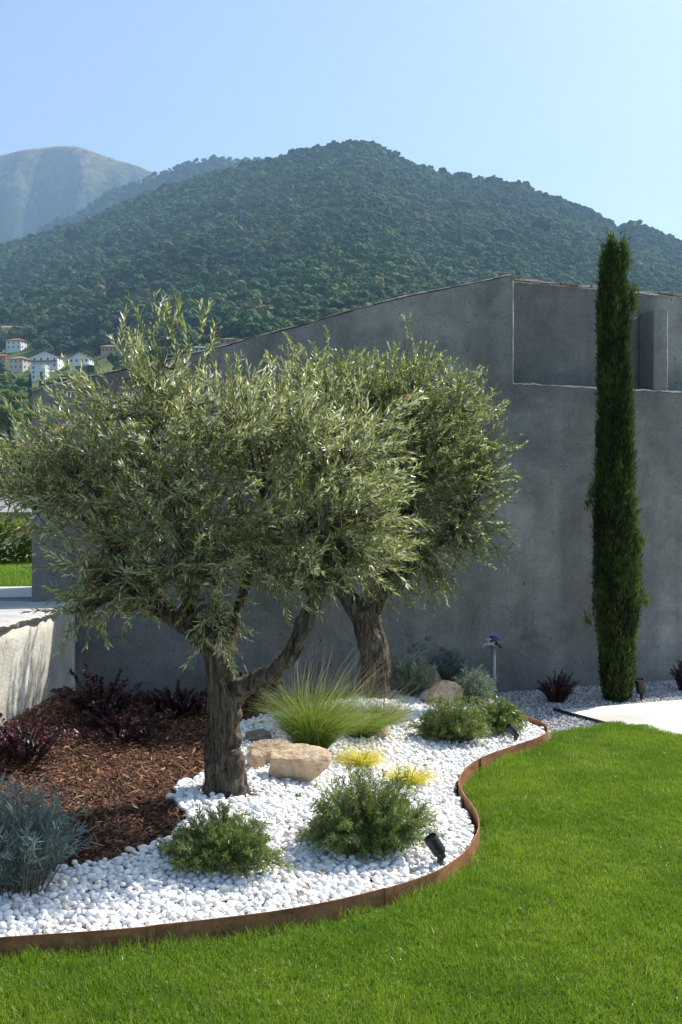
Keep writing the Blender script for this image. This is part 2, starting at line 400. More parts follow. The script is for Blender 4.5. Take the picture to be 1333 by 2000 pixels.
gv = m.mix(m.ramp(m.noise(4.2, 5, .65, gp.outputs['Position']), [(.60, 0.), (.75, .6)]), gv, (.27, .32, .06)); m.col(gv); h = m.n('ShaderNodeHueSaturation'); h.inputs['Value'].default_value = 1.55; m.l(gv, h.inputs['Color'])
MAT['grass'] = m.translucent(h.outputs[0], .42).m
# rock
m = Mat('tan_rock', .88, .2); v = m.coord()
c = m.ramp(m.noise(3.2, 8, .65, v, .8), [(.28, (.25, .16, .095)), (.45, (.50, .37, .245)), (.6, (.62, .50, .37)), (.74, (.70, .62, .51))])
c = m.mix(.45, c, m.ramp(m.noise(30, 5, .7, v), [(.3, .2), (.7, .8)]), 'OVERLAY')
m.col(c).bump(m.noise(14, 8, .72, v), .7, .03); MAT['rock'] = m.m
m = Mat('grey_rock', .9, .2); v = m.coord()
m.col(m.ramp(m.noise(5, 8, .65, v, .8), [(.3, (.10, .10, .10)), (.7, (.30, .30, .30))])).bump(m.noise(20, 6, .7, v), .7, .03); MAT['greyrock'] = m.m
# far things
m = Mat('far_leaves', .85, .15); gp = m.n('ShaderNodeNewGeometry')
c = m.ramp(m.rand(), [(0, (.018, .058, .022)), (.4, (.042, .104, .028)), (.75, (.080, .148, .036)), (.92, (.15, .20, .05)), (1, (.20, .185, .065))])
c = m.mix(.55, c, m.ramp(m.noise(.55, 4, .75, gp.outputs['Position']), [(.3, .15), (.7, .85)]), 'OVERLAY')
c = m.mix(m.ramp(m.noise(.004, 4, .6, gp.outputs['Position']), [(.40, 0.), (.58, .7)]), c, (.018, .050, .026))
c = m.mix(m.ramp(m.noise(.0065, 5, .65, gp.outputs['Position']), [(.52, 0.), (.68, .5)]), c, (.12, .165, .04)); m.col(c).bump(m.noise(.9, 4, .7, gp.outputs['Position']), 1.0, 1.2); MAT['farleaf'] = m.m
m = Mat('far_conifer', .9, .1); m.col(m.mix(m.rand(), (.016, .036, .016), (.030, .056, .022))); MAT['farcon'] = m.m
m = Mat('hill_ground', .95, .1); v = m.coord()
c = m.ramp(m.noise(.012, 8, .7, v), [(.3, (.05, .085, .02)), (.5, (.10, .14, .032)), (.7, (.17, .19, .06))]); m.col(c).bump(m.noise(.15, 6, .7, v), .6, 3.0); MAT['hill'] = m.m
m = Mat('wooded_ridge', .95, .1); v = m.coord()
m.col(m.ramp(m.noise(.03, 8, .75, v), [(.3, (.024, .046, .015)), (.7, (.055, .085, .025))])).bump(m.noise(.06, 7, .8, v), 1.0, 14.0); MAT['ridge'] = m.m
m = Mat('high_mountain', .95, .1); v = m.coord(); sp = m.n('ShaderNodeSeparateXYZ'); m.l(v, sp.inputs[0])
hz = m.math('ADD', m.math('MULTIPLY', sp.outputs[2], 1 / 1580.), m.math('MULTIPLY', m.math('SUBTRACT', m.noise(.0035, 8, .7, v), .5), .34))
c = m.ramp(hz, [(.64, (.045, .085, .026)), (.78, (.10, .135, .045)), (.87, (.22, .20, .09)), (.95, (.36, .28, .15))])
fo = m.math('ADD', m.noise(.0075, 9, .72, v, .6), m.math('MULTIPLY', m.math('SUBTRACT', .80, hz), 1.1)); c = m.mix(m.ramp(fo, [(.46, 0.), (.54, .85)]), c, (.030, .062, .024)); m.col(m.mix(.75, c, m.ramp(m.noise(.03, 8, .75, v), [(.35, .1), (.65, .9)]), 'OVERLAY')).bump(m.noise(.014, 9, .75, v), 1.0, 90.0); MAT['mount'] = m.m
MAT['h_white'] = flat('white_render', (.74, .74, .72), .9, .1)
MAT['h_cream'] = flat('cream_render', (.58, .52, .42), .9, .1)
MAT['h_pink'] = flat('pink_render', (.52, .30, .24), .9, .1)
MAT['h_brown'] = flat('brown_timber', (.14, .075, .045), .9, .1)
MAT['h_brick'] = flat('orange_render', (.55, .22, .11), .9, .1)
MAT['h_glass'] = flat('far_window', (.03, .04, .05), .25, .5)
def rooft(name, a, b):
    m = Mat(name, .9, .1); m.col(m.ramp(m.noise(.8, 5, .7), [(.3, a), (.7, b)])); return m.m
MAT['r_red'] = rooft('red_roof_tiles', (.26, .07, .045), (.42, .14, .09))
MAT['r_tan'] = rooft('tan_roof_tiles', (.30, .17, .10), (.44, .28, .18))
MAT['r_grey'] = rooft('grey_roof', (.20, .20, .20), (.34, .34, .34))
MAT['r_tile'] = rooft('old_roof_tiles', (.15, .09, .06), (.33, .22, .16))

# ------------------------------------------------------------------ site plan (metres; camera above the origin)
EDGE_H = .10
edge_px = [(-1400, 2060), (-900, 1968), (-420, 1895), (-200, 1852), (0, 1831), (150, 1820), (300, 1808), (500, 1786), (620, 1766), (710, 1745), (792, 1721), (860, 1695), (910, 1660), (932, 1625),
           (935, 1601), (927, 1579), (909, 1554), (897, 1532), (899, 1516), (912, 1499), (939, 1481), (1000, 1458), (1048, 1441), (1069, 1429), (1066, 1416), (1046, 1405), (1010, 1393), (985, 1380)]
edge = np.array([P(x, y, (CAM_H - EDGE_H) * FPX / (y - 1000))[:2] for x, y in edge_px])
edge_s = spline(edge, 290)
WD = np.array([.933, .359]); WN = np.array([.359, -.933]); WP = np.array([1.53, 9.10])   # house wall: along, outward, point
def wall_at(s, out=0.0, z=0.0):
    q = WP + WD * s + WN * out; return np.array([q[0], q[1], z])
def wall_px(px, out=0.0):
    """position along the wall seen at photograph column px"""
    k = (px - 667) / FPX; q = WP + WN * out
    return (k * q[1] - q[0]) / (WD[0] - k * WD[1])
LW0 = P(-1250, 1000, 2.9)[:2]; LW1 = P(0, 1000, 6.20)[:2]; LW2 = P(148, 1000, 7.70)[:2]   # low wall line
TER = .93
eps = edge_s[-1]
bed_poly = [tuple(p) for p in edge_s] + [tuple(wall_at(-.35)[:2]), tuple(LW2), tuple(LW1), tuple(LW0)]
def bedz(x, y):
    x = np.asarray(x, float); y = np.asarray(y, float); d = polydist(x, y, edge_s[::4])
    z = .055 + .13 * sstep(0.0, 1.5, d)
    z = z + .15 * sstep(-1.15, -2.0, x) * sstep(5.2, 6.6, y) - .06 * sstep(.55, 0, np.abs((y - WP[1]) * .933 - (x - WP[0]) * .359))
    return z + .012 * fbm(np.stack([x * 2.2, y * 2.2, 0 * x], -1), 3, 5)
def G(px, py, lift=0.0):
    Z = 5.0
    for _ in range(40):
        p = P(px, 1000, Z); z = float(bedz(p[0], Z)) + lift; Z = .5 * Z + .5 * (CAM_H - z) * FPX / (py - 1000)
    p = P(px, py, Z); return p
pb_px = [(-60, 1762), (60, 1715), (125, 1694), (205, 1684), (262, 1668), (330, 1632), (372, 1590), (335, 1556), (358, 1528), (400, 1512), (440, 1470), (470, 1412), (560, 1388), (660, 1372), (760, 1352), (850, 1352), (960, 1366)]
pb = [tuple(G(x, y)[:2]) for x, y in pb_px]
pebble_poly = [tuple(p) for p in edge_s[30:]] + pb[::-1] + [(pb[0][0] - 1.2, pb[0][1] - .1)] + [tuple(p) for p in edge_s[0:30]]
def gpt(px, py, z=0.0): return P(px, py, (CAM_H - z) * FPX / (py - 1000))[:2]
pat_px = [(1095, 1392), (1210, 1423)]
PA, PB = gpt(1095, 1392), gpt(1210, 1423)
pd = nrm(gpt(1333, 1372) - PA)
PC = PA + pd * 9
patio_poly = [tuple(PB), tuple(gpt(1260, 1430)), tuple(gpt(1333, 1450)), (3.3, 6.2), (4.6, 5.2), (9.0, 4.4), tuple(PC), tuple(PA)]
lawn_edge = [tuple(gpt(1072, 1450)), tuple(gpt(1110, 1440)), tuple(gpt(1160, 1430)), tuple(PB), tuple(gpt(1260, 1430)), tuple(gpt(1333, 1450)), (3.3, 6.2), (4.6, 5.2)]
ie = int(np.argmax(edge_s[:, 0] * 1.0)); 
lawn_poly = [tuple(p) for p in edge_s[:ie]] + lawn_edge + [(5.2, -1.5), (-6, -1.5), (-6, edge_s[0][1])]
gravel_poly = [tuple(p) for p in edge_s[ie - 3:]] + [tuple(wall_at(-.75)[:2]), tuple(wall_at(8)[:2]), tuple(PC), tuple(PA), tuple(PB)] + lawn_edge[:3][::-1]

# ------------------------------------------------------------------ ground
def sheet(name, poly, z, mat):
    import bmesh
    me = mesh_py(name, [(x, y, 0) for x, y in poly], [tuple(range(len(poly)))], mat)
    bm = bmesh.new(); bm.from_mesh(me); bmesh.ops.triangulate(bm, faces=bm.faces[:])
    for f in bm.faces:
        if f.normal.z < 0: f.normal_flip()
    bm.to_mesh(me); bm.free()
    return struct(name, me, loc=(0, 0, z))
g = np.array([(-700, -700), (700, -700), (700, 160), (-700, 160)], float)
sheet('ground', [tuple(q) for q in g], -.05, MAT['field'])
lawn = sheet('lawn', lawn_poly, 0.022, MAT['turf'])
gravel_bed = sheet('gravel_strip', gravel_poly, -.006, MAT['gravel_bed'])
# concrete slab with a real edge
def slab(name, poly, z0, z1, mat):
    n = len(poly); V = [(x, y, z0) for x, y in poly] + [(x, y, z1) for x, y in poly]
    F = [tuple(range(n, 2 * n))] + [(i, (i + 1) % n, n + (i + 1) % n, n + i) for i in range(n)]
    a = sum(poly[i - 1][0] * poly[i][1] - poly[i][0] * poly[i - 1][1] for i in range(n))
    if a < 0: F = [f[::-1] for f in F]
    return mesh_py(name, V, F, mat)
patio = struct('patio', slab('patio', patio_poly, -.04, .024, MAT['patio']))
# bed surface
def bed_surface(name, poly, dz, mat, step=.07):
    pa = np.array(poly); xs = np.arange(pa[:, 0].min(), pa[:, 0].max() + step, step); ys = np.arange(pa[:, 1].min(), pa[:, 1].max() + step, step)
    X, Y = np.meshgrid(xs, ys); Z = bedz(X, Y) + dz; nx = len(xs)
    V = np.stack([X, Y, Z], -1).reshape(-1, 3); i, j = np.meshgrid(np.arange(nx - 1), np.arange(len(ys) - 1)); a = (j * nx + i).ravel()
    cx = X[:-1, :-1].ravel() + step / 2; cyy = Y[:-1, :-1].ravel() + step / 2; keep = inpoly(cx, cyy, poly) & (polydist(cx, cyy, edge_s[::3]) > step * .72); a = a[keep]
    return struct(name, mesh_np(name, V, np.stack([a, a + 1, a + nx + 1, a + nx], 1), mat, smooth=True))
mulch = bed_surface('mulch_bed', bed_poly, -.03, MAT['soil'], .05)
pebbles = bed_surface('pebble_bed', pebble_poly, -.022, MAT['bedding'], .035)

# steel edging: bent strips butted end to end
root = thing('steel_edging', 'rust brown curved steel strip edging the white pebbles against the lawn', 'edging', (edge_s[0][0], edge_s[0][1], 0))
def strip(pts, h0, h1, t):
    pts = np.asarray(pts); tg = nrm(np.gradient(pts, axis=0)); nn = np.stack([tg[:, 1], -tg[:, 0]], 1) * t; n = len(pts)
    wob = .004 * vnoise(np.stack([pts[:, 0] * 1.5, pts[:, 1] * 1.5, 0 * pts[:, 0]], -1), 3)
    V = []
    for p, q, wz in zip(pts, nn, wob): V += [(p[0], p[1], h0), (p[0] + q[0], p[1] + q[1], h0), (p[0] + q[0], p[1] + q[1], h1 + wz), (p[0], p[1], h1 + wz)]
    F = []
    for i in range(n - 1):
        a = 4 * i; b = a + 4
        for k in range(4): F.append((a + k, b + k, b + (k + 1) % 4, a + (k + 1) % 4))
    F += [(3, 2, 1, 0), (4 * n - 4, 4 * n - 3, 4 * n - 2, 4 * n - 1)]
    return V, [f[::-1] for f in F]
def near_idx(px, py):
    q = gpt(px, py, EDGE_H); return int(np.argmin(np.hypot(*(edge_s - q).T)))
cuts = [0, near_idx(300, 1808), near_idx(757, 1732), near_idx(938, 1482), near_idx(1066, 1416), 289]
for a, b in zip(cuts[:-1], cuts[1:]):
    pts = edge_s[a:b + 1].copy() - np.array(root.location[:2])
    if a: pts[0] += (pts[1] - pts[0]) * .25
    V, F = strip(pts, -.06, EDGE_H + (.0025 if (cuts.index(a) % 2) else 0), .005)
    obj('edging_panel', mesh_py('edging_panel', V, F, MAT['corten']), root)
    if a:
        tg = nrm(edge_s[a + 1] - edge_s[a - 1]); nn = np.array([tg[1], -tg[0]]); c0 = edge_s[a] - np.array(root.location[:2]) + nn * .007
        pts2 = np.array([c0 - tg * .014, c0, c0 + tg * .014]); V, F = strip(pts2, -.05, EDGE_H + .004, .006)
        obj('joint_plate', mesh_py('joint_plate', V, F, MAT['corten']), root)
e2 = np.array([PA + nrm(PA - PB) * .05, PA, PB, lawn_edge[4]]); e2 = spline(e2, 24)
V, F = strip(e2 - e2[0], -.03, .030, .004)
o = thing('metal_strip', 'thin dark metal strip between grey gravel and pale concrete patio', 'edging', (e2[0][0] - .012, e2[0][1], 0), me=mesh_py('metal_strip', V, F, MAT['dark_metal']))

# ------------------------------------------------------------------ house of grey plaster
def wall_prism(name, outline, out0, out1, mat, parent=None, sub=None, shear=.16):
    """outline of (s, z) on the wall plane made solid between two distances from it (out0 nearer the viewer)"""
    import bmesh
    n = len(outline); bm = bmesh.new()
    f = [bm.verts.new(tuple(wall_at(s, out0, z))) for s, z in outline]; b = [bm.verts.new(tuple(wall_at(s + shear * (out0 - out1), out1, z))) for s, z in outline]
    bm.faces.new(f); bm.faces.new(b[::-1])
    for i in range(n): bm.faces.new((f[i], b[i], b[(i + 1) % n], f[(i + 1) % n]))
    bmesh.ops.recalc_face_normals(bm, faces=bm.faces[:])
    bm.normal_update()
    if sub:
        es = [e for e in bm.edges if e.calc_length() > .3 and abs(e.verts[0].co.z - e.verts[1].co.z) >= 0 and all(v.co.z > .5 for v in e.verts)]
        bmesh.ops.bevel(bm, geom=es, offset=sub, segments=2, affect='EDGES', profile=.5)
    me = bpy.data.meshes.new(name); bm.to_mesh(me); bm.free(); me.materials.append(mat)
    return obj(name, me, parent)
roof_px = [(63, 766), (109, 751), (200, 731), (290, 712), (367, 694), (443, 675), (500, 658), (580, 639), (700, 603), (800, 578), (870, 564), (960, 546), (1003, 537)]
def zwall(px, py, out=0.0):
    s = wall_px(px, out); Z = (WP + WD * s + WN * out)[1]; return s, CAM_H + (1000 - py) / FPX * Z
roof_sz = [zwall(x, y) for x, y in roof_px]
s_l, s_pk = roof_sz[0][0], roof_sz[-1][0]; zpk = roof_sz[-1][1]
s_r = 9.0; z_led = zwall(1003, 749)[1]; RD = .24; z_par = zwall(1003, 549, -RD)[1]
house = thing('plastered_house', 'grey rough plastered house with sloping roofline and recessed upper panel', 'house', tuple(wall_at(0)))
bpy.context.view_layer.update()
def hp(o):
    o.parent = house; o.matrix_parent_inverse = Matrix.Translation(-house.location); return o
hp(wall_prism('gable_wall', [(s_l, -.2), (s_pk, -.2), (s_pk, zpk)] + [(s, z) for s, z in roof_sz[::-1]][1:], 0, -.45, MAT['plaster'], None, .012))
hp(wall_prism('lower_wall', [(s_pk + .0005, -.2), (s_r, -.2), (s_r, z_led), (s_pk + .0005, z_led)], -.002, -.45, MAT['plaster'], None, .014, 0))
hp(wall_prism('recessed_wall', [(s_pk + .001, z_led - .2), (s_r - .001, z_led - .2), (s_r - .001, z_par), (s_pk + .001, z_par)], -RD, -RD - .35, MAT['plaster'], None, None, 0))
sa, sb = wall_px(1279), wall_px(1306); zp = zwall(1279, 603)[1]
pl = hp(wall_prism('pillar', [(sa, z_led + .002), (sb, z_led + .002), (sb, zp + .0), (sa, zp - .012)], -.012, -RD + .01, MAT['plaster'], None, .010, 0)); pl['label'] = 'short plastered pillar standing in the recess'
# solid body behind: side wall, back wall, roof
def body(name, s0, s1, zs0, zs1, o0, o1, mat):
    k = .16 * abs(o0); return hp(wall_prism(name, [(s0 + k, -.2), (s1 + k, -.2), (s1 + k, zs1), (s0 + k, zs0)], o0, o1, mat))
body('side_wall', s_l + .002, s_l + .40, roof_sz[0][1] - .01, roof_sz[0][1] + .07, -.451, -2.3, MAT['plaster'])
body('back_wall', s_l + .41, s_r, 2.6, 3.6, -2.0, -2.3, MAT['plaster'])
hp(wall_prism('roof', [(s_l + .03, roof_sz[0][1] - .12), (s_pk, zpk - .12), (s_r, z_par - .14), (s_r, z_par - .04), (s_pk, zpk - .02), (s_l + .03, roof_sz[0][1] - .02)], -.452 - .15, -1.99, MAT['r_tile']))
# ragged copings: flat stones bedded along the two tops
def coping_run(sz, out0, out1, th, seed, protr):
    r = np.random.default_rng(seed); sz = np.array(sz); L = np.concatenate([[0], np.cumsum(np.hypot(*np.diff(sz, axis=0).T))]); t = 0; out = []
    while t < L[-1] - .05:
        ln = min(r.uniform(.10, .26), L[-1] - t); a = np.array([np.interp(t, L, sz[:, 0]), np.interp(t, L, sz[:, 1])]); b = np.array([np.interp(t + ln * .985, L, sz[:, 0]), np.interp(t + ln * .985, L, sz[:, 1])])
        h = th * r.uniform(.6, 1.25); pf = out0 + protr * r.uniform(.0, 1.0); V = []
        for q, o_ in ((a, pf + r.uniform(-.008, .008)), (b, pf + r.uniform(-.008, .008)), (b, out1), (a, out1)): V.append(wall_at(q[0], o_, q[1] + .003))
        for q, o_ in ((a, pf - r.uniform(.0, .02)), (b, pf - r.uniform(.0, .02)), (b, out1), (a, out1)): V.append(wall_at(q[0], o_, q[1] + h * r.uniform(.75, 1.1)))
        c = np.mean(V, 0); F = [(0, 3, 2, 1), (4, 5, 6, 7), (0, 1, 5, 4), (1, 2, 6, 5), (2, 3, 7, 6), (3, 0, 4, 7)]
        hp(obj('coping_stone', mesh_py('coping_stone', np.array(V) - c, F, MAT['coping']), None, c)); t += ln
coping_run(roof_sz, .0, -.44, .016, 3, .010)
coping_run([(s_pk + .01, z_par), (s_pk + 4.6, z_par)], -RD, -RD - .34, .040, 4, .03)
# broken pale beads painting a sunlit rim on recess and pillar edges
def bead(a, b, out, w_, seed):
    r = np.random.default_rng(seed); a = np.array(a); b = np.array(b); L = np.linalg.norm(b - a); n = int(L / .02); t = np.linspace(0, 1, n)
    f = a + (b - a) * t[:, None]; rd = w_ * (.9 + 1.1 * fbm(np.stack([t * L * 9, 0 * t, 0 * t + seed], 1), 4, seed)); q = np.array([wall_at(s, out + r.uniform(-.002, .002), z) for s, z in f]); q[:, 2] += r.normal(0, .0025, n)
    c = q[0].copy(); V, F = tube(q - c, rd, 6); hp(obj('lit_rim_edge', mesh_np('lit_rim_edge', V, F, MAT['lit_rim']), None, c))
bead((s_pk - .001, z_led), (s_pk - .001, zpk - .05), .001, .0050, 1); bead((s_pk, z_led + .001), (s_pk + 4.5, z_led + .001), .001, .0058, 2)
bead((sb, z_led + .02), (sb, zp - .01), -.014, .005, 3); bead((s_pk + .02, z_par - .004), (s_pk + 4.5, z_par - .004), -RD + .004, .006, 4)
# plaster fallen off, rubble showing
for (x, y, rr) in [(806, 1270, .035), (838, 1246, .028), (820, 1262, .05), (846, 1282, .045), (800, 1240, .022), (868, 1266, .03)]:
    s, z = zwall(x, y); V, F = ICO[2]; V = V * (1 + .35 * fbm(V * 1.4 + x, 3)[:, None]); q = V * rr * np.array([1.3, .30, .8])
    c, sn = WD; q = np.stack([q[:, 0] * c - q[:, 1] * sn, q[:, 0] * sn + q[:, 1] * c, q[:, 2]], 1)
    hp(obj('bare_stone', mesh_np('bare_stone', q, F, MAT['greyrock'], smooth=True), None, wall_at(s, .0, z)))

# ------------------------------------------------------------------ low wall, upper terrace, hedge at the left
def low_pt(t, off=0.0):
    a, b = (LW0, LW1) if t < 1 else (LW1, LW2); q = a + (b - a) * (t if t < 1 else t - 1); return q
lw = thing('low_wall', 'low pale concrete retaining wall with broken slab top at the left edge', 'wall', (LW1[0], LW1[1], 0))
lw_line = np.array([LW0, LW1, LW2])
def lwc(o): o.parent = lw; o.matrix_parent_inverse = Matrix.Translation(-Vector(lw.location)); return o
def offs(line, d):
    tg = nrm(np.gradient(line, axis=0)); return line + np.stack([-tg[:, 1], tg[:, 0]], 1) * d
ln = spline(lw_line, 40); inner = offs(ln, .30)
ZL0, ZL1 = .0, TER - .045
n = len(ln); V = []; rr_ = .006 * fbm(np.stack([ln[:, 0] * 5, ln[:, 1] * 5, 0 * ln[:, 0]], -1), 3, 9)
hs = np.linspace(ZL0, ZL1, 10); V = []
tgn = nrm(np.gradient(ln, axis=0)); outn = np.stack([tgn[:, 1], -tgn[:, 0]], 1)
for i in range(n):
    for z in hs:
        k = .012 * float(fbm(np.array([ln[i][0] * 4, ln[i][1] * 4, z * 4]), 4, 21)); V.append((ln[i][0] + outn[i][0] * k, ln[i][1] + outn[i][1] * k, z))
m_ = len(hs); F = [(i * m_ + j, (i + 1) * m_ + j, (i + 1) * m_ + j + 1, i * m_ + j + 1) for i in range(n - 1) for j in range(m_ - 1)]
k0 = len(V)
for i in range(n): V += [(inner[i][0], inner[i][1], ZL0), (inner[i][0], inner[i][1], ZL1)]
for i in range(n - 1):
    a = k0 + 2 * i; F += [(a + 2, a, a + 1, a + 3), (i * m_ + m_ - 1, (i + 1) * m_ + m_ - 1, a + 3, a + 1)]
F += [tuple([j for j in range(m_)] + [k0 + 1, k0])]
lwc(obj('wall_face', mesh_py('wall_face', V, F, MAT['plaster_pale'], True)))
# slab top with a crumbling front edge
r = np.random.default_rng(12); lc = spline(lw_line, 90); tg = nrm(np.gradient(lc, axis=0)); on = np.stack([tg[:, 1], -tg[:, 0]], 1); V = []
for i in range(90):
    o1 = .035 + .028 * float(fbm(np.array([i * .35, 1, 2]), 4, 3)) + r.uniform(-.006, .006); o2 = o1 - .012 - r.uniform(0, .02); bk = lc[i] - on[i] * .9
    for (q, z) in ((bk, TER - .045), (lc[i] + on[i] * o2 * .6, TER - .046 - r.uniform(0, .012)), (lc[i] + on[i] * o1, TER - .022 + r.uniform(-.008, .008)), (lc[i] + on[i] * o2, TER - .002 + r.uniform(-.003, .002)), (lc[i] - on[i] * .05, TER), (bk, TER)): V.append((q[0], q[1], z))
F = [(i * 6 + k, i * 6 + (k + 1) % 6, (i + 1) * 6 + (k + 1) % 6, (i + 1) * 6 + k) for i in range(89) for k in range(6)]
lwc(obj('slab_top', mesh_py('slab_top', V, [f[::-1] for f in F], MAT['cap'])))
ht = wall_at(s_l + .2); far = wall_at(s_l + .2, -6.0)
tpoly = [tuple(LW0 - np.array([.4, 0])), tuple(LW1 - np.array([.28, 0])), tuple(LW2 + np.array([-.28, .05])), tuple(ht[:2]), tuple(far[:2]), (far[0] + 3, 26), (-26, 26), (-26, LW0[1])]
struct('terrace', slab('terrace', tpoly, -.05, TER - .05, MAT['gravel_bed']))
def tz(px, py, z): return P(px, py, (CAM_H - z) * FPX / (py - 1000))
TG = TER - .046
pth = [tuple(tz(x, y, TG)[:2]) for x, y in ((-500, 1172), (90, 1166), (90, 1145), (-500, 1150))]
sheet('gravel_path', pth, TG, MAT['patio'])
up = [tuple(tz(x, y, TG)[:2]) for x, y in ((-600, 1150), (110, 1144), (110, 1098), (-600, 1098))]
upper_lawn_poly = up; sheet('upper_lawn', up, TG, MAT['turf'])

# ------------------------------------------------------------------ terrain: hillside, middle ridge, high mountain
def e_of(prof, px):
    a = np.array(prof, float); return (1000 - np.interp(px, a[:, 0], a[:, 1])) / FPX
main_prof = [(-900, 640), (-400, 560), (0, 479), (52, 465), (158, 433), (231, 402), (289, 376), (368, 349), (446, 328), (536, 307), (600, 291), (650, 280), (690, 276), (735, 279), (760, 290), (790, 308), (850, 330), (920, 345), (950, 349), (965, 345), (990, 356), (1050, 375), (1100, 390), (1150, 405), (1180, 423), (1203, 440), (1260, 441), (1290, 452), (1333, 471), (1500, 540), (1900, 620), (2300, 700)]
Z0, ZR = 95.0, 1800.0
TREE = 8.0
def hill_e(px, Z):
    er = e_of(main_prof, px) - TREE / ZR; s = np.clip(np.log(np.maximum(Z, Z0) / Z0) / math.log(ZR / Z0), 0, 1.1)
    k = (px - 667) / FPX
    nz = fbm(np.stack([k * Z / 260, Z / 330, 0 * Z], -1), 5, 31) * sstep(1, .75, s) * sstep(0, .2, s)
    tr = 0
    return -.035 + (er + .035) * np.where(s <= 1, s ** 1.22, 1 - (s - 1) * 1.2) + nz * .030
def hill_z(px, Z): return CAM_H + hill_e(px, Z) * Z
def hill_hit(px, py):
    e = (1000 - py) / FPX; Zs = np.exp(np.linspace(math.log(120), math.log(1770), 600)); h = hill_e(np.full(600, float(px)), Zs)
    i = int(np.argmax(h >= e)); return float(Zs[i])
def polar(name, pxs, Zs, zf, mat):
    PX, ZZ = np.meshgrid(pxs, Zs); H = zf(PX, ZZ); V = np.stack([(PX - 667) / FPX * ZZ, ZZ, H], -1).reshape(-1, 3); nx = len(pxs)
    i, j = np.meshgrid(np.arange(nx - 1), np.arange(len(Zs) - 1)); a = (j * nx + i).ravel()
    return struct(name, mesh_np(name, V, np.stack([a, a + 1, a + nx + 1, a + nx], 1), mat, smooth=True))
polar('hillside', np.linspace(-900, 2300, 230), np.exp(np.linspace(math.log(Z0), math.log(ZR * 1.12), 150)), hill_z, MAT['hill'])
mid_prof = [(-900, 640), (-300, 560), (0, 476), (68, 452), (173, 402), (210, 373), (300, 339), (368, 312), (420, 305), (473, 307), (525, 308), (600, 318), (800, 380), (1200, 520), (2200, 700)]
def ridge_z(px, Z):
    er = e_of(mid_prof, px) - 9 / 2900; t = (Z - 2150) / 750
    nz = fbm(np.stack([(px - 667) / FPX * Z / 350, Z / 350, 0 * Z], -1), 5, 41) * sstep(1, .7, t)
    return CAM_H + Z * (np.where(t < 1, .10 + (er - .10) * np.clip(t, 0, 1) ** .9, er - (t - 1) * .5) + nz * .016)
polar('ridge', np.linspace(-500, 1500, 120), np.linspace(2150, 3050, 70), ridge_z, MAT['ridge'])
mt_prof = [(-1200, 520), (-500, 400), (-200, 335), (0, 303), (50, 291), (90, 287), (120, 284), (150, 285), (170, 291), (200, 302), (240, 315), (275, 325), (300, 337), (400, 390), (700, 480), (1400, 620)]
def mount_z(px, Z):
    er = e_of(mt_prof, px); t = (Z - 3100) / 1050; X = (px - 667) / FPX * Z
    rg = 1 - np.abs(fbm(np.stack([X / 170 + Z / 700, Z / 800, 0 * Z], -1), 5, 52)) * 2.2
    nz = fbm(np.stack([X / 330, Z / 330, 0 * Z], -1), 6, 51)
    return CAM_H + Z * (np.where(t < 1, .10 + (er - .10) * np.clip(t, 0, 1) ** .85, er - (t - 1) * .5) + (nz * .010 + np.minimum((rg - 1.0) * .14 + .03, 0)) * sstep(1.0, .72, t) - .0012 * np.abs(nz))
polar('mountain', np.linspace(-1200, 1400, 260), np.linspace(3100, 4350, 150), mount_z, MAT['mount'])

# woods: clumpy crowns spread over the slopes
def crown_proto(seed, kind):
    r = np.random.default_rng(seed)
    if kind == 'con':
        V, F = ICO[3]; V = V.copy(); t = (V[:, 2] + 1) / 2; k = (1 - t) ** .8 * .62 + .03; a = nrm(V[:, :2] + 1e-6)
        V = np.concatenate([a * (k * np.sqrt(np.clip(1 - (2 * t - 1) ** 8, 0, 1)))[:, None], (t * 3.1 - .3)[:, None]], 1)
        V = V * (1 + .28 * fbm(V * 3.2 + seed, 3, seed)[:, None]); return mesh_np('far_conifer', V, F, MAT['farcon'], smooth=False)
    V, F = ICO[4]; rad = np.full(len(V), .62)
    for _ in range(11):
        c = nrm(r.normal(size=3) + [0, 0, .5]); w_ = r.uniform(.35, .6); d = np.linalg.norm(V - c, axis=1)
        rad = np.maximum(rad, .62 + r.uniform(.2, .42) * np.sqrt(np.clip(1 - (d / w_) ** 2, 0, 1)))
    rad = rad * (1 + .34 * fbm(V * 5.5 + seed, 4, seed)); V = V * rad[:, None] * np.array([1, 1, r.uniform(.85, 1.15)])
    return mesh_np('far_crown', V, F, MAT['farleaf'], smooth=False)
protos = [crown_proto(i, 'b') for i in range(7)] + [crown_proto(70 + i, 'con') for i in range(2)]
def woods(name, n, px0, px1, za, zb, zf, keep, smul=1.0, seed=5):
    r = np.random.default_rng(seed); px = r.uniform(px0, px1, n); Z = np.sqrt(r.uniform(za ** 2, zb ** 2, n)); k = keep(px, Z, r); px = px[k]; Z = Z[k]; n = len(px)
    H = zf(px, Z); pts = np.stack([(px - 667) / FPX * Z, Z, H], 1); con = r.random(n) < (.008 + .10 * (fbm(pts / 160, 2, 8) > .32))
    sc = smul * r.lognormal(math.log(3.7), .36, n); pts[:, 2] += sc * np.where(con, .1, .75)
    rot = np.stack([r.normal(0, .1, n), r.normal(0, .1, n), r.uniform(0, 6.28, n)], 1)
    s3 = sc[:, None] * np.stack([r.uniform(.85, 1.2, n), r.uniform(.85, 1.2, n), r.uniform(.7, 1.0, n)], 1); s3[con] *= np.array([.8, .8, .62])
    return scatter(name, pts, rot, s3, np.where(con, 7 + r.integers(0, 2, n), r.integers(0, 7, n)), protos)
house_px = [(33, 683, 60), (40, 725, 60), (95, 720, 90), (80, 742, 60), (170, 720, 90), (216, 690, 50), (10, 640, 40), (448, 672, 50), (385, 684, 40), (523, 611, 12), (5, 703, 30)]
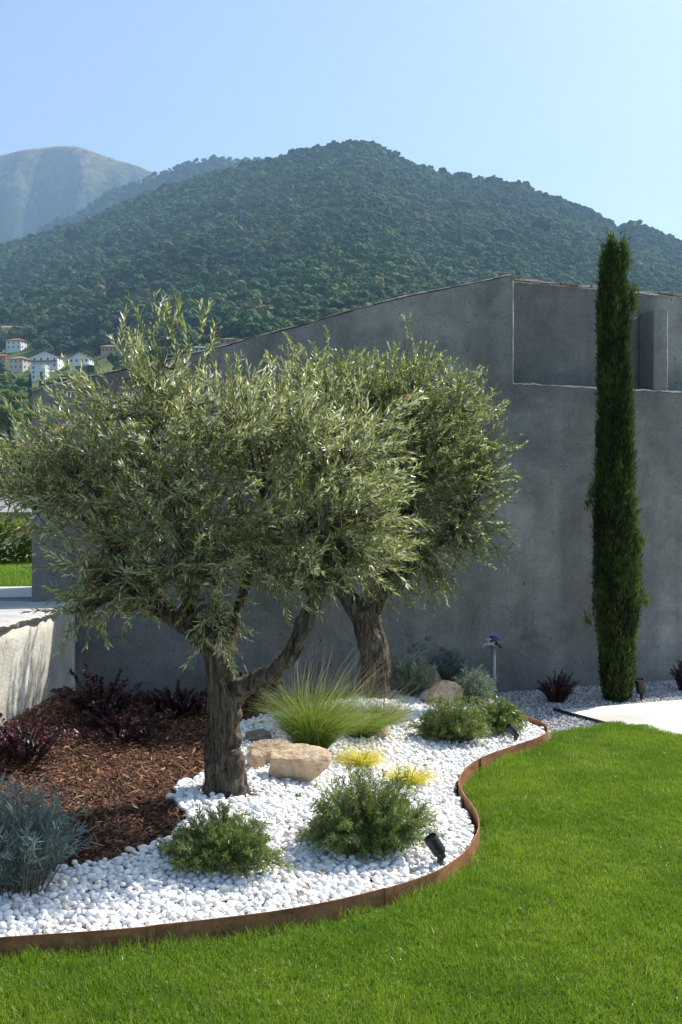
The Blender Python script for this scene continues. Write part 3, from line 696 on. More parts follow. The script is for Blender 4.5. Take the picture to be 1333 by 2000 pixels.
hz_ = [(x, hill_hit(x, y), wd) for x, y, wd in house_px]
def keep_main(px, Z, r):
    k = np.ones(len(px), bool); X = (px - 667) / FPX * Z; q = np.stack([X / 90, Z / 60, 0 * Z], -1)
    clear = ((fbm(q, 3, 77) > np.where(px < 520, -.02, .1)) & (Z < 900) & (Z > 380)) | (fbm(q * .6, 4, 78) > .42)
    k &= ~clear | (r.random(len(px)) < .22)
    for x, zz, wd in hz_:
        k &= ~((np.abs(px - x) < wd * .55 + 8) & (Z < zz + 14) & (Z > zz - 60))
    top = 1000 - (hill_z(px, Z) + 11 - CAM_H) / Z * FPX; rp = 5.6 / Z * FPX
    for (x, yb, wd), (_, zz, _) in zip(house_px, hz_):
        k &= ~((np.abs(px - x) < wd * .45 + rp) & (Z < zz) & (top < yb - 5))
    k &= ~((Z < 330) & (px > 160))
    return k
woods('hillside_woods', 88000, -420, 1750, 260, ZR * 1.01, hill_z, keep_main)['label'] = 'dense green woods covering the near hillside'
bpy.data.objects['hillside_woods']['category'] = 'woods'
woods('ridge_woods', 14000, -150, 760, 2450, 2905, ridge_z, lambda px, Z, r: np.ones(len(px), bool), 1.35, 6)['label'] = 'blue green woods along the middle ridge'
bpy.data.objects['ridge_woods']['category'] = 'woods'

# ------------------------------------------------------------------ village on the slope
def village_house(px, py, wpx, hpx, roof, wall, rmat, label, wins=(3, 2), yaw=0.0, depth=.75, rise=.3, name='village_house', over=.7, extra=None):
    Z = hill_hit(px, py) - 6; u = Z / FPX; W = wpx * u; H = hpx * u; D = W * depth; base = P(px, py, Z)
    t = thing(name, label, 'house', base); t.rotation_euler = (0, 0, yaw)
    V, F = box(-W / 2, W / 2, -D / 2, D / 2, -4, H); obj('wall', mesh_py('wall', V, F, wall), t)
    o_ = over; rh = rise * H; x, y = W / 2 + o_, D / 2 + o_
    if roof == 'hip':
        q = max(W / 2 - D / 2, .4); V = [(-x, -y, H), (x, -y, H), (x, y, H), (-x, y, H), (-q, 0, H + rh), (q, 0, H + rh)]; V += [(a, b, c - .35) for a, b, c in V[:4]]
        F = [(0, 1, 5, 4), (1, 2, 5), (2, 3, 4, 5), (3, 0, 4), (6, 7, 1, 0), (7, 8, 2, 1), (8, 9, 3, 2), (9, 6, 0, 3), (9, 8, 7, 6)]
    elif roof == 'gable_x':   # ridge runs along x
        V = [(-x, -y, H), (x, -y, H), (x, y, H), (-x, y, H), (-x, 0, H + rh), (x, 0, H + rh)]; V += [(a, b, c - .3) for a, b, c in V]
        F = [(0, 1, 5, 4), (2, 3, 4, 5), (6, 7, 1, 0), (8, 9, 3, 2), (7, 6, 10, 11), (9, 8, 11, 10), (0, 4, 10, 6), (4, 3, 9, 10), (1, 7, 11, 5), (5, 11, 8, 2)]
    elif roof == 'gable_y':   # gable faces the viewer
        V = [(-x, -y, H), (-x, y, H), (x, y, H), (x, -y, H), (0, -y, H + rh), (0, y, H + rh)]; V += [(a, b, c - .3) for a, b, c in V]
        F = [(0, 4, 5, 1), (4, 3, 2, 5), (6, 10, 4, 0), (10, 9, 3, 4), (7, 6, 0, 1), (9, 8, 2, 3), (11, 5, 2, 8), (7, 1, 5, 11), (6, 7, 11, 10), (10, 11, 8, 9)]
        gv = [(-W / 2, -D / 2 + .05, H - .31), (W / 2, -D / 2 + .05, H - .31), (0, -D / 2 + .05, H + rh - .36), (-W / 2, D / 2 - .05, H - .31), (W / 2, D / 2 - .05, H - .31), (0, D / 2 - .05, H + rh - .36)]
        obj('gable', mesh_py('gable', gv, [(0, 1, 2), (4, 3, 5), (0, 3, 4, 1), (1, 4, 5, 2), (3, 0, 2, 5)], wall), t)
    else:
        V, F = box(-x, x, -y, y, H, H + .4)
    obj('roof', mesh_py('roof', V, F, rmat), t)
    nx, nz = wins
    for face in (0, 1):
        cnt = nx if face == 0 else 2; span = W if face == 0 else D
        for i in range(cnt):
            for j in range(nz):
                cx = (i + .5) / cnt * span - span / 2; cz = H * (j + .55) / nz - .1; ww, hh = min(.55, span / cnt * .26), min(.75, H / nz * .28)
                if face == 0: V, F = box(cx - ww, cx + ww, -D / 2 - .06, -D / 2 + .1, cz - hh, cz + hh)
                else: V, F = box(W / 2 - .1, W / 2 + .06, cx - ww, cx + ww, cz - hh, cz + hh)
                obj('window', mesh_py('window', V, F, MAT['h_glass']), t)
    if extra: extra(t, W, H, D, u)
    return t
def balcony(t, W, H, D, u):
    V, F = box(-W * .5, W * .5, -D / 2 - 1.6, -D / 2 - .07, H * .46, H * .46 + .3); obj('balcony', mesh_py('balcony', V, F, MAT['h_white']), t)
    V, F = box(-W * .5, W * .5, -D / 2 - 1.6, -D / 2 - 1.5, H * .46 + .302, H * .46 + 1.2); obj('railing', mesh_py('railing', V, F, MAT['h_brown']), t)
def lowerband(t, W, H, D, u):
    V, F = box(-W * .1, W * .62, -D / 2 - 3.2, -D / 2 - .07, -3, H * .30); obj('terrace_block', mesh_py('terrace_block', V, F, MAT['h_brown']), t)
    V, F = box(-W * .12, W * .64, -D / 2 - 3.4, -D / 2 - .08, H * .30 + .003, H * .42); obj('parapet', mesh_py('parapet', V, F, MAT['h_white']), t)
def tower(t, W, H, D, u):
    V, F = box(W * .22, W * .56, -D / 2 - 1.5, -D / 2 - .07, -8, H * .92); obj('tower', mesh_py('tower', V, F, MAT['h_white']), t)
    for k in range(4):
        V, F = box(W * .34, W * .44, -D / 2 - 1.56, -D / 2 - 1.4, -5.5 + k * 2.9, -4.3 + k * 2.9); obj('window', mesh_py('window', V, F, MAT['h_glass']), t)
village_house(12, 650, 46, 9, 'gable_x', MAT['h_cream'], MAT['r_tan'], 'long low house with orange roof, highest of the village at left edge', (4, 1), .05, .3, .5)
village_house(33, 684, 33, 18, 'hip', MAT['h_white'], MAT['r_red'], 'white two storey house with red hipped roof alone above the others', (3, 2), -.28, .62, .28)
village_house(3, 706, 20, 10, 'gable_x', MAT['h_brick'], MAT['r_red'], 'small orange walled house cut by the left edge of the photo', (1, 1), .2, .7, .4)
village_house(40, 724, 32, 22, 'hip', MAT['h_cream'], MAT['r_tan'], 'cream house with tan hipped roof below the white one', (3, 2), -.35, .8, .26)
village_house(95, 722, 52, 23, 'gable_y', MAT['h_white'], MAT['r_red'], 'broad chalet with brown gable and balcony facing the viewer', (4, 2), -.06, .8, .48, extra=balcony)
village_house(122, 704, 40, 9, 'gable_x', MAT['h_cream'], MAT['r_red'], 'low house with long red roof behind the chalet', (2, 1), -.05, .4, .7)
village_house(78, 742, 32, 27, 'flat', MAT['h_white'], MAT['h_white'], 'white flat roofed block with stair tower in front of the chalet', (2, 3), -.12, .6, extra=tower, over=.15)
village_house(160, 726, 40, 26, 'gable_y', MAT['h_white'], MAT['r_grey'], 'large white villa with grey gabled roof and brown lower terrace', (4, 2), -.08, .7, .42, extra=lowerband)
village_house(216, 691, 31, 13, 'hip', MAT['h_pink'], MAT['r_tan'], 'pink house with four windows and flat tan roof above the villa', (4, 1), -.05, .6, .30)
village_house(448, 674, 34, 10, 'hip', MAT['h_pink'], MAT['r_tan'], 'pink house peeping over the sloping plaster roofline', (3, 1), -.05, .6, .30)
village_house(385, 688, 30, 8, 'gable_x', MAT['h_white'], MAT['r_grey'], 'low pale house with grey roof just above the plaster roofline', (3, 1), .1, .5, .4)
village_house(523, 611, 13, 8, 'gable_x', MAT['h_cream'], MAT['r_grey'], 'tiny pale cabin among trees above the roofline', (1, 1), .1, .7, .4, over=.3)
def pylon(px, py, hpx, label):
    Z = hill_hit(px, py); b = P(px, py, Z); H = hpx * Z / FPX; t = thing('power_pylon', label, 'pylon', b, 'power pylons on the wooded slope'); g_ = Geo(); w0 = H * .13
    for sx in (-1, 1):
        for sy in (-1, 1): g_.add(*tube([(sx * w0, sy * w0, -2), (sx * w0 * .3, sy * w0 * .3, H)], .22, 4))
    for k in range(6):
        z0, z1 = H * k / 6, H * (k + 1) / 6; a = w0 * (1 - .7 * k / 6); c = w0 * (1 - .7 * (k + 1) / 6)
        for s in (-1, 1): g_.add(*tube([(-a * s, -a, z0), (c * s, -c, z1)], .15, 3)); g_.add(*tube([(-a, a * s, z0), (-c, -c * s, z1)], .15, 3))
    obj('mast', g_.mesh('mast', MAT['pipe']), t)
    for z in (.72, .84, .96):
        q = Geo(); q.add(*tube([(-H * .22, 0, H * z), (H * .22, 0, H * z)], .25, 4)); obj('cross_arm', q.mesh('cross_arm', MAT['pipe']), t)
pylon(473, 446, 34, 'steel power pylon left of the summit on the wooded slope'); pylon(757, 428, 34, 'steel power pylon on the slope below and right of the summit')

# nearer trees by the village and left boundary
def far_tree(px, py_top, py_base, wpx, Z, label, kind='round'):
    b = P(px, py_base, Z); u = Z / FPX; H = (py_base - py_top) * u; W = wpx * u; t = thing('cypress_tree' if kind == 'cyp' else 'round_tree', label, 'tree', b)
    g_ = Geo(); g_.add(*tube([(0, 0, -3), (.05, 0, H * .5)], [W * .06 + .06, W * .03 + .03], 6)); obj('trunk', g_.mesh('trunk', MAT['bark']), t)
    r = np.random.default_rng(abs(int(px * 7 + py_top))); N = 5200
    if kind == 'cyp':
        z = r.uniform(.03, 1, N); prof = np.where(z < .15, .55 + z * 3, 1 - ((z - .15) / .85) ** 1.8); a = r.uniform(0, 6.28, N); q = prof * W / 2 * np.sqrt(r.uniform(.5, 1, N)); p = np.stack([q * np.cos(a), q * np.sin(a), z * H], 1)
        d = np.stack([np.cos(a) * .3, np.sin(a) * .3, np.ones(N)], 1) + r.normal(0, .2, (N, 3)); g2 = Geo(); v_, f_ = leaves(p, d, r.normal(size=(N, 3)), .09 * W + .25, .05 * W + .12); g2.add(v_, f_, np.repeat(r.uniform(0, .6, N), 5)); obj('crown', g2.mesh('crown', MAT['cypress']), t)
    else:
        g2 = Geo(); cs = nrm(r.normal(size=(14, 3))) * r.uniform(.3, .62, (14, 1)); k = r.integers(0, 14, N); p = cs[k] + nrm(r.normal(size=(N, 3))) * (r.uniform(.55, 1, (N, 1)) * .42)
        p = p * np.array([W / 2, W / 2, H * .40]) + np.array([0, 0, H * .60]); v_, f_ = leaves(p, r.normal(size=(N, 3)) + (p - [0, 0, H * .5]) / W, r.normal(size=(N, 3)), W * .065, W * .045); g2.add(v_, f_, np.repeat(np.clip(r.normal(.45, .25, N), 0, 1), 5)); obj('crown', g2.mesh('crown', MAT['hedge']), t)
    [c for c in t.children if c.name.startswith('crown')][0]['kind'] = 'stuff'
    return t
far_tree(60, 729, 800, 9, 420, 'slim dark cypress left of its twin below the white block', 'cyp')
far_tree(81, 727, 795, 10, 430, 'slim dark cypress just right of its twin below the white block', 'cyp')
far_tree(22, 762, 800, 70, 330, 'yellowish round tree beside the cypresses at the left edge')
far_tree(10, 792, 850, 80, 260, 'round grey green tree below the yellowish one at the left edge')
far_tree(-20, 850, 985, 150, 150, 'large dark green tree behind the olive at the left edge')
far_tree(75, 850, 985, 120, 165, 'dark green tree half hidden by the house corner')
far_tree(-150, 700, 930, 220, 190, 'broad tree standing just outside the left edge')

# ------------------------------------------------------------------ trunks grown together from tubes
def remeshed(name, parts, vox, mat, seed, amp=.014, groove=.020, deep=3.0, spin=1.0):
    g_ = Geo()
    for p, r_ in parts: g_.add(*tube(p, r_, 12))
    me = g_.mesh(name + '_raw', None); o = bpy.data.objects.new(name + '_raw', me); COL.objects.link(o)
    md = o.modifiers.new('r', 'REMESH'); md.mode = 'VOXEL'; md.voxel_size = vox
    sm = o.modifiers.new('s', 'SMOOTH'); sm.iterations = 4; sm.factor = .5
    dg = bpy.context.evaluated_depsgraph_get(); ev = o.evaluated_get(dg); m2 = bpy.data.meshes.new_from_object(ev, depsgraph=dg)
    n = len(m2.vertices); co = np.zeros(n * 3, np.float32); m2.vertices.foreach_get('co', co); co = co.reshape(-1, 3).astype(float)
    no = np.zeros(n * 3, np.float32); m2.vertices.foreach_get('normal', no); no = no.reshape(-1, 3)
    q = co.copy(); tw = co[:, 2] * spin; q[:, 0] += .10 * tw
    d = amp * fbm(co * 9, 4, seed) + groove * (1 - 2 * np.abs(fbm(q * np.array([16, 16, deep]), 4, seed + 3)) * 1.6) * .6 + .009 * fbm(co * 30, 3, seed + 5)
    co = co + no * d[:, None]
    m2.vertices.foreach_set('co', co.astype(np.float32).ravel()); m2.update()
    m2.materials.clear(); m2.materials.append(mat)
    for p in m2.polygons: p.use_smooth = True
    bpy.data.objects.remove(o); m2.name = name; return m2
def px_path(pts, root):
    """pts: (px, py, depth, width px) -> local spline points and radii"""
    a = np.array([P(x, y, z) for x, y, z, w_ in pts]) - root; r_ = np.array([w_ * z / FPX / 2 for x, y, z, w_ in pts]); n = 6 * len(pts)
    q = spline(np.column_stack([a, r_]), n); return q[:, :3], q[:, 3]
def olive(name, label, root, limbs, burls, lobes, leafL, leafW, mat, seed, density, vox, zlim=None, spikes=None, group=None, pairs=13, slen=(.20, .36)):
    r = np.random.default_rng(seed); t = thing(name, label, 'tree', root, group)
    parts = [px_path(l, root) for l in limbs]
    tt = np.linspace(-.97, .97, 13)
    raw = parts + [(c + np.outer(tt * q * 1.15, [.12, 0, 1]), np.sqrt(1 - tt ** 2) * q) for c, q in [(P(x, y, z) - root, w_ * z / FPX) for x, y, z, w_ in burls]]
    obj('trunk', remeshed('trunk', raw, vox, MAT['bark'], seed), t)
    nodes = np.concatenate([p[len(p) // 3:] for p, _ in parts[1:]]); nr = np.concatenate([q[len(p) // 3:] for p, q in parts[1:]])
    LB = [(P(x, y, z) - root, np.array([rx * z / FPX, rd, ry * z / FPX]), wt) for x, y, z, rx, ry, rd, wt in lobes]
    cen = np.mean([c for c, _, _ in LB], 0)
    # boughs to the inside of every lobe
    bg_ = Geo(); allp = [nodes]; 
    for c, s, wt in LB:
        for _ in range(6):
            tgt = c + nrm(r.normal(size=3)) * s * r.uniform(.15, .62); dd = np.linalg.norm(nodes - tgt, axis=1) + .5 * np.clip(nodes[:, 2] - tgt[2], 0, 9)
            i = int(np.argmin(dd)); a = nodes[i]; mid = (a + tgt) / 2 + np.array([0, 0, .12 * np.linalg.norm(tgt - a)]) + r.normal(0, .03, 3)
            q = spline([a, mid, tgt], 8) + np.vstack([np.zeros(3), r.normal(0, .012, (6, 3)), np.zeros(3)]); r0 = min(nr[i] * .55, .016 + .008 * np.linalg.norm(tgt - a))
            bg_.add(*tube(q, np.linspace(r0, .0045, 8), 6)); allp.append(q[2:])
    obj('boughs', bg_.mesh('boughs', MAT['bark2'], True), t)['kind'] = 'stuff'
    allp = np.concatenate(allp)
    # leafy shoots
    B, D, Ln = [], [], []
    vol = np.array([wt * (s[0] * s[1] + s[0] * s[2] + s[1] * s[2]) for c, s, wt in LB]); cnt = (density * vol).astype(int)
    for (c, s, wt), n in zip(LB, cnt):
        u = nrm(r.normal(size=(n, 3))); rad = r.uniform(.06, 1, n) ** .5; rad *= 1 + .30 * fbm(u * 2.5 + c, 3, seed)
        p = c + u * rad[:, None] * s
        d = nrm(u * .75 + nrm(p - cen) * .55 + np.array([0, 0, .42]) + r.normal(0, .42, (n, 3))); low = sstep(cen[2] - .25, cen[2] - .65, p[:, 2])[:, None]; d = nrm(d - low * np.array([0, 0, .75]))
        B.append(p); D.append(d); Ln.append(r.uniform(*slen, n))
    B = np.concatenate(B); D = np.concatenate(D); Ln = np.concatenate(Ln)
    B = B - D * Ln[:, None] * .65
    if spikes:
        sp = np.array([P(x, y, z) - root for x, y, z, _ in spikes]); sd = nrm(np.array([[r.normal(0, .16), r.normal(0, .16), 1] for _ in spikes])); sL = np.array([l for *_, l in spikes])
        B = np.vstack([B, sp]); D = np.vstack([D, sd]); Ln = np.concatenate([Ln, sL])
    if zlim is not None:
        k = zlim(B + root) & zlim(B + D * Ln[:, None] + root); B, D, Ln = B[k], D[k], Ln[k]
    n = len(B); near = np.zeros(n, int)
    for i in range(0, n, 200): near[i:i + 200] = np.argmin(np.linalg.norm(B[i:i + 200, None] - allp[None], axis=2), axis=1)
    tg = Geo(); mid = (allp[near] + B) / 2 + r.normal(0, .02, (n, 3)); mid[:, 2] += .03
    tg.add(*tubes_batch(allp[near], mid, np.full(n, .0042), np.full(n, .0032), B, np.full(n, .0024)))
    sag = r.normal(0, .10, (n, 3)); sag[:, 2] -= .10
    def along(f): return B + D * (Ln * f)[:, None] + sag * (Ln * f ** 2)[:, None]
    tg.add(*tubes_batch(B, along(.5), np.full(n, .0024), np.full(n, .0018), along(1.0), np.full(n, .0008)))
    obj('twigs', tg.mesh('twigs', MAT['twig'], True), t)['kind'] = 'stuff'
    lg = Geo(); ref = nrm(np.cross(D, r.normal(size=(n, 3)))); ref2 = np.cross(D, ref); tone = np.clip(r.normal(.42, .12, n), .05, .8)
    for j in range(pairs):
        f = (j + .5 + r.uniform(-.2, .2)) / pairs; bp = along(f); dd = nrm(D + sag * 2 * f); side = ref if j % 2 else ref2
        for sg in (-1, 1):
            k = r.random(n) < .93; open_ = r.uniform(.45, 1.0, n)[:, None] * (1.15 - .5 * f); ld = nrm(dd + side * sg * open_ + r.normal(0, .16, (n, 3)))
            nn = nrm(dd * .8 - side * sg * .6 + r.normal(0, .35, (n, 3)))
            L = leafL * r.uniform(.65, 1.2, n) * (1.0 - .35 * abs(f - .45)); v_, f_ = leaves(bp[k], ld[k], nn[k], L[k], leafW * r.uniform(.8, 1.2, k.sum()), .18, r.uniform(-.05, .10))
            tv = np.clip(tone + r.normal(0, .13, n) + np.where(r.random(n) < .33, .38, 0), 0, .95); tv = np.where(r.random(n) < .008, .99, tv)
            lg.add(v_, f_, np.repeat(tv[k], 5))
    o = obj('crown', lg.mesh('crown', mat), t); o['kind'] = 'stuff'
    return t
o1 = G(440, 1543); ZA = o1[1]
limbs1 = [[(440, 1556, ZA, 92), (441, 1525, ZA, 80), (437, 1480, ZA, 66), (439, 1430, ZA, 60), (436, 1380, ZA, 58), (434, 1330, ZA, 54), (428, 1296, ZA, 48)],
          [(434, 1320, ZA, 46), (416, 1276, ZA - .02, 34), (388, 1247, ZA - .04, 30), (345, 1210, ZA - .08, 26), (305, 1186, ZA - .12, 22), (262, 1140, ZA - .18, 20), (225, 1080, ZA - .22, 13)],
          [(420, 1290, ZA, 36), (394, 1240, ZA + .03, 28), (372, 1185, ZA + .04, 25), (364, 1120, ZA + .05, 23), (350, 1050, ZA + .05, 21)],
          [(362, 1110, ZA + .05, 22), (345, 1010, ZA + .0, 15), (318, 930, ZA - .03, 11), (300, 840, ZA - .03, 8), (302, 740, ZA, 5)],
          [(436, 1310, ZA, 34), (448, 1262, ZA + .08, 26), (462, 1205, ZA + .12, 22), (482, 1140, ZA + .14, 19), (505, 1070, ZA + .12, 19), (520, 980, ZA + .1, 13)],
          [(446, 1374, ZA, 36), (478, 1340, ZA - .05, 36), (520, 1320, ZA - .10, 34), (556, 1292, ZA - .13, 33), (582, 1246, ZA - .14, 30), (606, 1195, ZA - .14, 28), (628, 1150, ZA - .13, 26), (648, 1090, ZA - .12, 24), (665, 1010, ZA - .1, 16), (680, 930, ZA - .1, 10)],
          [(345, 1215, ZA - .08, 24), (300, 1150, ZA + .15, 18), (240, 1080, ZA + .25, 12), (150, 1000, ZA + .25, 8)],
          [(422, 1505, ZA - .05, 24), (412, 1545, ZA - .08, 26), (406, 1562, ZA - .10, 24)], [(456, 1505, ZA - .05, 26), (466, 1540, ZA - .08, 28), (474, 1562, ZA - .10, 26)]]
burls1 = [(456, 1490, ZA - .06, 22), (424, 1502, ZA - .05, 19), (458, 1398, ZA - .03, 14), (416, 1455, ZA, 14), (448, 1526, ZA - .06, 28), (460, 1442, ZA - .03, 12)]
lobes1 = [(270, 850, ZA, 240, 165, .55, 1.0), (130, 935, ZA - .05, 150, 125, .5, 1.0), (40, 925, ZA, 95, 85, .4, .9), (290, 735, ZA, 105, 75, .3, .75), (455, 850, ZA - .05, 170, 145, .55, 1.05), (560, 800, ZA + .1, 130, 95, .4, .9),
          (665, 880, ZA - .1, 150, 160, .5, 1.05), (640, 1020, ZA - .15, 150, 110, .45, 1.0), (215, 1080, ZA - .1, 135, 95, .45, .65), (330, 1000, ZA - .1, 150, 120, .5, .85), (440, 1060, ZA - .1, 120, 110, .42, .6), (740, 1000, ZA - .1, 75, 110, .3, .8), (430, 1210, ZA - .15, 60, 75, .2, .5), (540, 1040, ZA - .1, 120, 90, .4, .8), (545, 1130, ZA - .1, 80, 60, .3, .5), (170, 1150, ZA - .1, 80, 60, .28, .6), (400, 1130, ZA - .22, 75, 95, .2, .5), (250, 1180, ZA - .15, 80, 55, .2, .6), (150, 1190, ZA - .1, 60, 45, .2, .5), (440, 1245, ZA - .18, 45, 50, .15, .5), (330, 1110, ZA - .2, 110, 80, .25, .6), (600, 1120, ZA - .22, 80, 50, .2, .6), (720, 1090, ZA - .15, 80, 60, .3, .7)]
spk = [(296, 690, ZA, .30), (310, 660, ZA, .24), (285, 650, ZA - .02, .19), (325, 668, ZA + .02, .24), (345, 690, ZA, .25), (370, 690, ZA, .22), (385, 670, ZA - .03, .24), (398, 655, ZA, .2), (240, 700, ZA, .22), (236, 680, ZA, .18), (262, 720, ZA, .2), (405, 700, ZA, .2), (160, 770, ZA, .2), (150, 790, ZA, .2), (415, 730, ZA, .2), (90, 850, ZA, .2), (350, 650, ZA, .16), (320, 640, ZA, .14)]
olive('olive_tree', 'gnarled olive tree in front with forked trunk and long silvery leaves', o1, limbs1, burls1, lobes1, .056, .0098, MAT['olive'], 11, 265, .011, None, spk, None, 15)
o2 = G(735, 1362); ZB = o2[1]
limbs2 = [[(736, 1372, ZB, 70), (736, 1350, ZB, 60), (735, 1305, ZB, 56), (729, 1260, ZB, 53), (719, 1220, ZB, 54), (708, 1188, ZB - .02, 58)],
          [(705, 1195, ZB - .02, 44), (680, 1165, ZB - .05, 36), (650, 1120, ZB - .08, 28), (620, 1040, ZB - .1, 20), (610, 900, ZB - .1, 12), (625, 780, ZB - .1, 7)],
          [(720, 1200, ZB - .02, 42), (742, 1155, ZB - .04, 36), (770, 1090, ZB - .08, 28), (800, 1000, ZB - .1, 20), (815, 880, ZB - .1, 12), (800, 760, ZB - .1, 7)],
          [(745, 1150, ZB - .04, 26), (800, 1110, ZB - .15, 20), (860, 1060, ZB - .2, 14), (910, 1000, ZB - .2, 8)],
          [(715, 1350, ZB - .03, 26), (706, 1375, ZB - .06, 26)], [(752, 1350, ZB - .03, 26), (764, 1375, ZB - .06, 26)]]
ZC = ZB - .20
lobes2 = [(615, 750, ZC, 105, 80, .45, .9), (700, 760, ZC, 110, 80, .5, 1.0), (805, 765, ZC, 120, 100, .5, 1.05), (890, 830, ZC, 100, 125, .5, 1.05), (820, 900, ZC, 140, 140, .6, 1.0), (898, 990, ZC, 100, 115, .45, 1.0), (800, 1070, ZC, 120, 90, .45, .9), (925, 1060, ZC, 75, 50, .3, .7), (700, 960, ZC, 130, 150, .5, .8), (680, 1100, ZC, 90, 70, .4, .6), (850, 1135, ZC, 55, 40, .25, .6), (760, 1150, ZC - .1, 60, 35, .25, .6), (950, 900, ZC, 60, 90, .3, .95), (560, 900, ZC, 110, 130, .5, .8), (580, 1050, ZC, 100, 90, .45, .7)]
def front_of_wall(p): return (p[:, 0] - WP[0]) * WN[0] + (p[:, 1] - WP[1]) * WN[1] > .06
olive('olive_tree', 'second olive tree behind, round crown of small leaves near the grey wall', o2, limbs2, [(748, 1330, ZB, 14), (716, 1290, ZB, 13), (728, 1238, ZB - .03, 14)], lobes2, .046, .0108, MAT['olive2'], 23, 320, .013, front_of_wall, [(798, 665, ZC, .22), (805, 670, ZC, .2), (575, 690, ZC, .2), (640, 680, ZC, .18)], None, 13, (.17, .30))

# ------------------------------------------------------------------ cypress against the wall
cb = np.array([*gpt(1210, 1364, .02), .0]); cyp = thing('italian_cypress', 'tall narrow dark green cypress column standing against the grey wall', 'tree', cb)
zc_top = CAM_H + (1000 - 448) / FPX * cb[1]
cx_px = [(450, 1195, 3), (475, 1196, 14), (500, 1198, 40), (540, 1197, 58), (600, 1198, 70), (700, 1198, 72), (800, 1202, 78), (900, 1202, 88), (980, 1200, 94), (1050, 1205, 96), (1150, 1206, 98), (1250, 1207, 96), (1310, 1208, 90), (1345, 1208, 70), (1364, 1209, 42)]
ca = np.array(cx_px, float); r = np.random.default_rng(31); N = 15000
py = r.uniform(472, 1362, N); cxl = (np.interp(py, ca[:, 0], ca[:, 1]) - 1210) / FPX * cb[1]; rad = .84 * np.interp(py, ca[:, 0], ca[:, 2]) / 2 / FPX * cb[1]; zz = CAM_H + (1000 - py) / FPX * cb[1]
a = r.uniform(0, 6.2832, N); bump_ = 1 + .38 * fbm(np.stack([np.cos(a) * 1.5, np.sin(a) * 1.5, zz * 2.3], 1), 4, 3); q = rad * bump_ * np.sqrt(r.uniform(.30, 1.0, N)) - .012
p = np.stack([cxl + q * np.cos(a), q * np.sin(a), zz - .05], 1); ax = np.stack([np.cos(a), np.sin(a), 0 * a], 1)
g_ = Geo(); tone = np.clip(0.42 + .75 * fbm(np.stack([np.cos(a) * 2, np.sin(a) * 2, zz * 4], 1), 3, 9) + r.normal(0, .12, N), 0, .93); tone = np.where((fbm(np.stack([ax[:, 0], ax[:, 1], zz * 1.5], 1), 2, 19) > .50) & (r.random(N) < .35), 1.0, tone)
for j in range(7):
    d = nrm(ax * r.uniform(.15, .55, (N, 1)) + np.array([0, 0, 1.0]) + r.normal(0, .28, (N, 3))); off = r.normal(0, .010, (N, 3))
    v_, f_ = needles(p + off, d, r.normal(size=(N, 3)), r.uniform(.028, .064, N), r.uniform(.006, .011, N)); g_.add(v_, f_, np.repeat(np.clip(tone + r.normal(0, .05, N), 0, 1), 4))
# side wisps
for (x, y, k) in [(1236, 600, 60), (1234, 575, 40), (1250, 1060, 30), (1163, 960, 40), (1152, 985, 24), (1258, 1175, 25), (1150, 1218, 20), (1196, 476, 20), (1197, 486, 36), (1193, 496, 46), (1218, 484, 40), (1217, 500, 50), (1183, 505, 40), (1180, 530, 30), (1224, 520, 40)]:
    c = P(x, y, cb[1]) - cb; c = c + r.normal(0, .02, (k * 3, 3)) * np.array([1, 1, 2.2]); d = nrm(np.array([np.sign(x - 1206) * .35, 0, 1.0]) + r.normal(0, .25, (k * 3, 3)))
    v_, f_ = needles(c, d, r.normal(size=(k * 3, 3)), .06, .010); g_.add(v_, f_, np.repeat(r.uniform(.5, .93, k * 3), 4))
o = obj('crown', g_.mesh('crown', MAT['cypress']), cyp); o['kind'] = 'stuff'
g_ = Geo(); g_.add(*tube([(0, 0, -.05), (0, 0, .4), (-.02, 0, 2.0), (-.05, 0, 3.6)], [.06, .045, .03, .008], 8)); obj('trunk', g_.mesh('trunk', MAT['bark'], True), cyp)

# ------------------------------------------------------------------ rocks
def rock(label, px, py, wpx, hpx, seed, mat, dy=.8, name='rock', rotz=0, group=None):
    c = G(px, py); u = c[1] / FPX; r = np.random.default_rng(seed); V, F = ICO[5]; V = V.copy()
    for _ in range(13):
        n_ = nrm(r.normal(size=3)); h = r.uniform(.40, .82); d = V @ n_ - h; k = d > 0; V[k] -= n_ * d[k][:, None] * .97
    V = V + nrm(V) * ((.06 * fbm(V * 2.2 + seed, 4, seed) + .05 * -np.abs(fbm(V * 5, 4, seed + 1))) + .032 * fbm(V * 11, 4, seed + 2))[:, None]
    V = V * np.array([wpx * u / 2, wpx * u / 2 * dy, hpx * u * .62]) * 1.12; ca_, sa_ = math.cos(rotz), math.sin(rotz); V = np.stack([V[:, 0] * ca_ - V[:, 1] * sa_, V[:, 0] * sa_ + V[:, 1] * ca_, V[:, 2]], 1)
    return thing(name, label, 'rock', c + np.array([0, 0, hpx * u * .24]), group, mesh_np(name, V, F, mat, smooth=False))
rock('large tan boulder lying in front of the feather grass by the front olive', 576, 1522, 168, 74, 5, MAT['rock'], .6, 'boulder', .1)
rock('brown rock wedged behind the large tan boulder', 532, 1490, 96, 52, 9, MAT['rock'], .7)
rock('small dark rock between the front olive trunk and the boulder', 503, 1502, 44, 46, 12, MAT['rock'], .9)
rock('flat tan rock behind the second grass tuft', 738, 1440, 64, 40, 15, MAT['rock'], .8)
rock('smooth tan boulder above the far rosemary', 862, 1376, 92, 52, 21, MAT['rock'], .6, 'boulder', -.1)
rock('pale upright rock behind the smooth tan boulder', 846, 1346, 60, 58, 26, MAT['rock'], .8)
rock('grey stone in shade by the feather grass', 498, 1448, 60, 40, 28, MAT['greyrock'], .9)

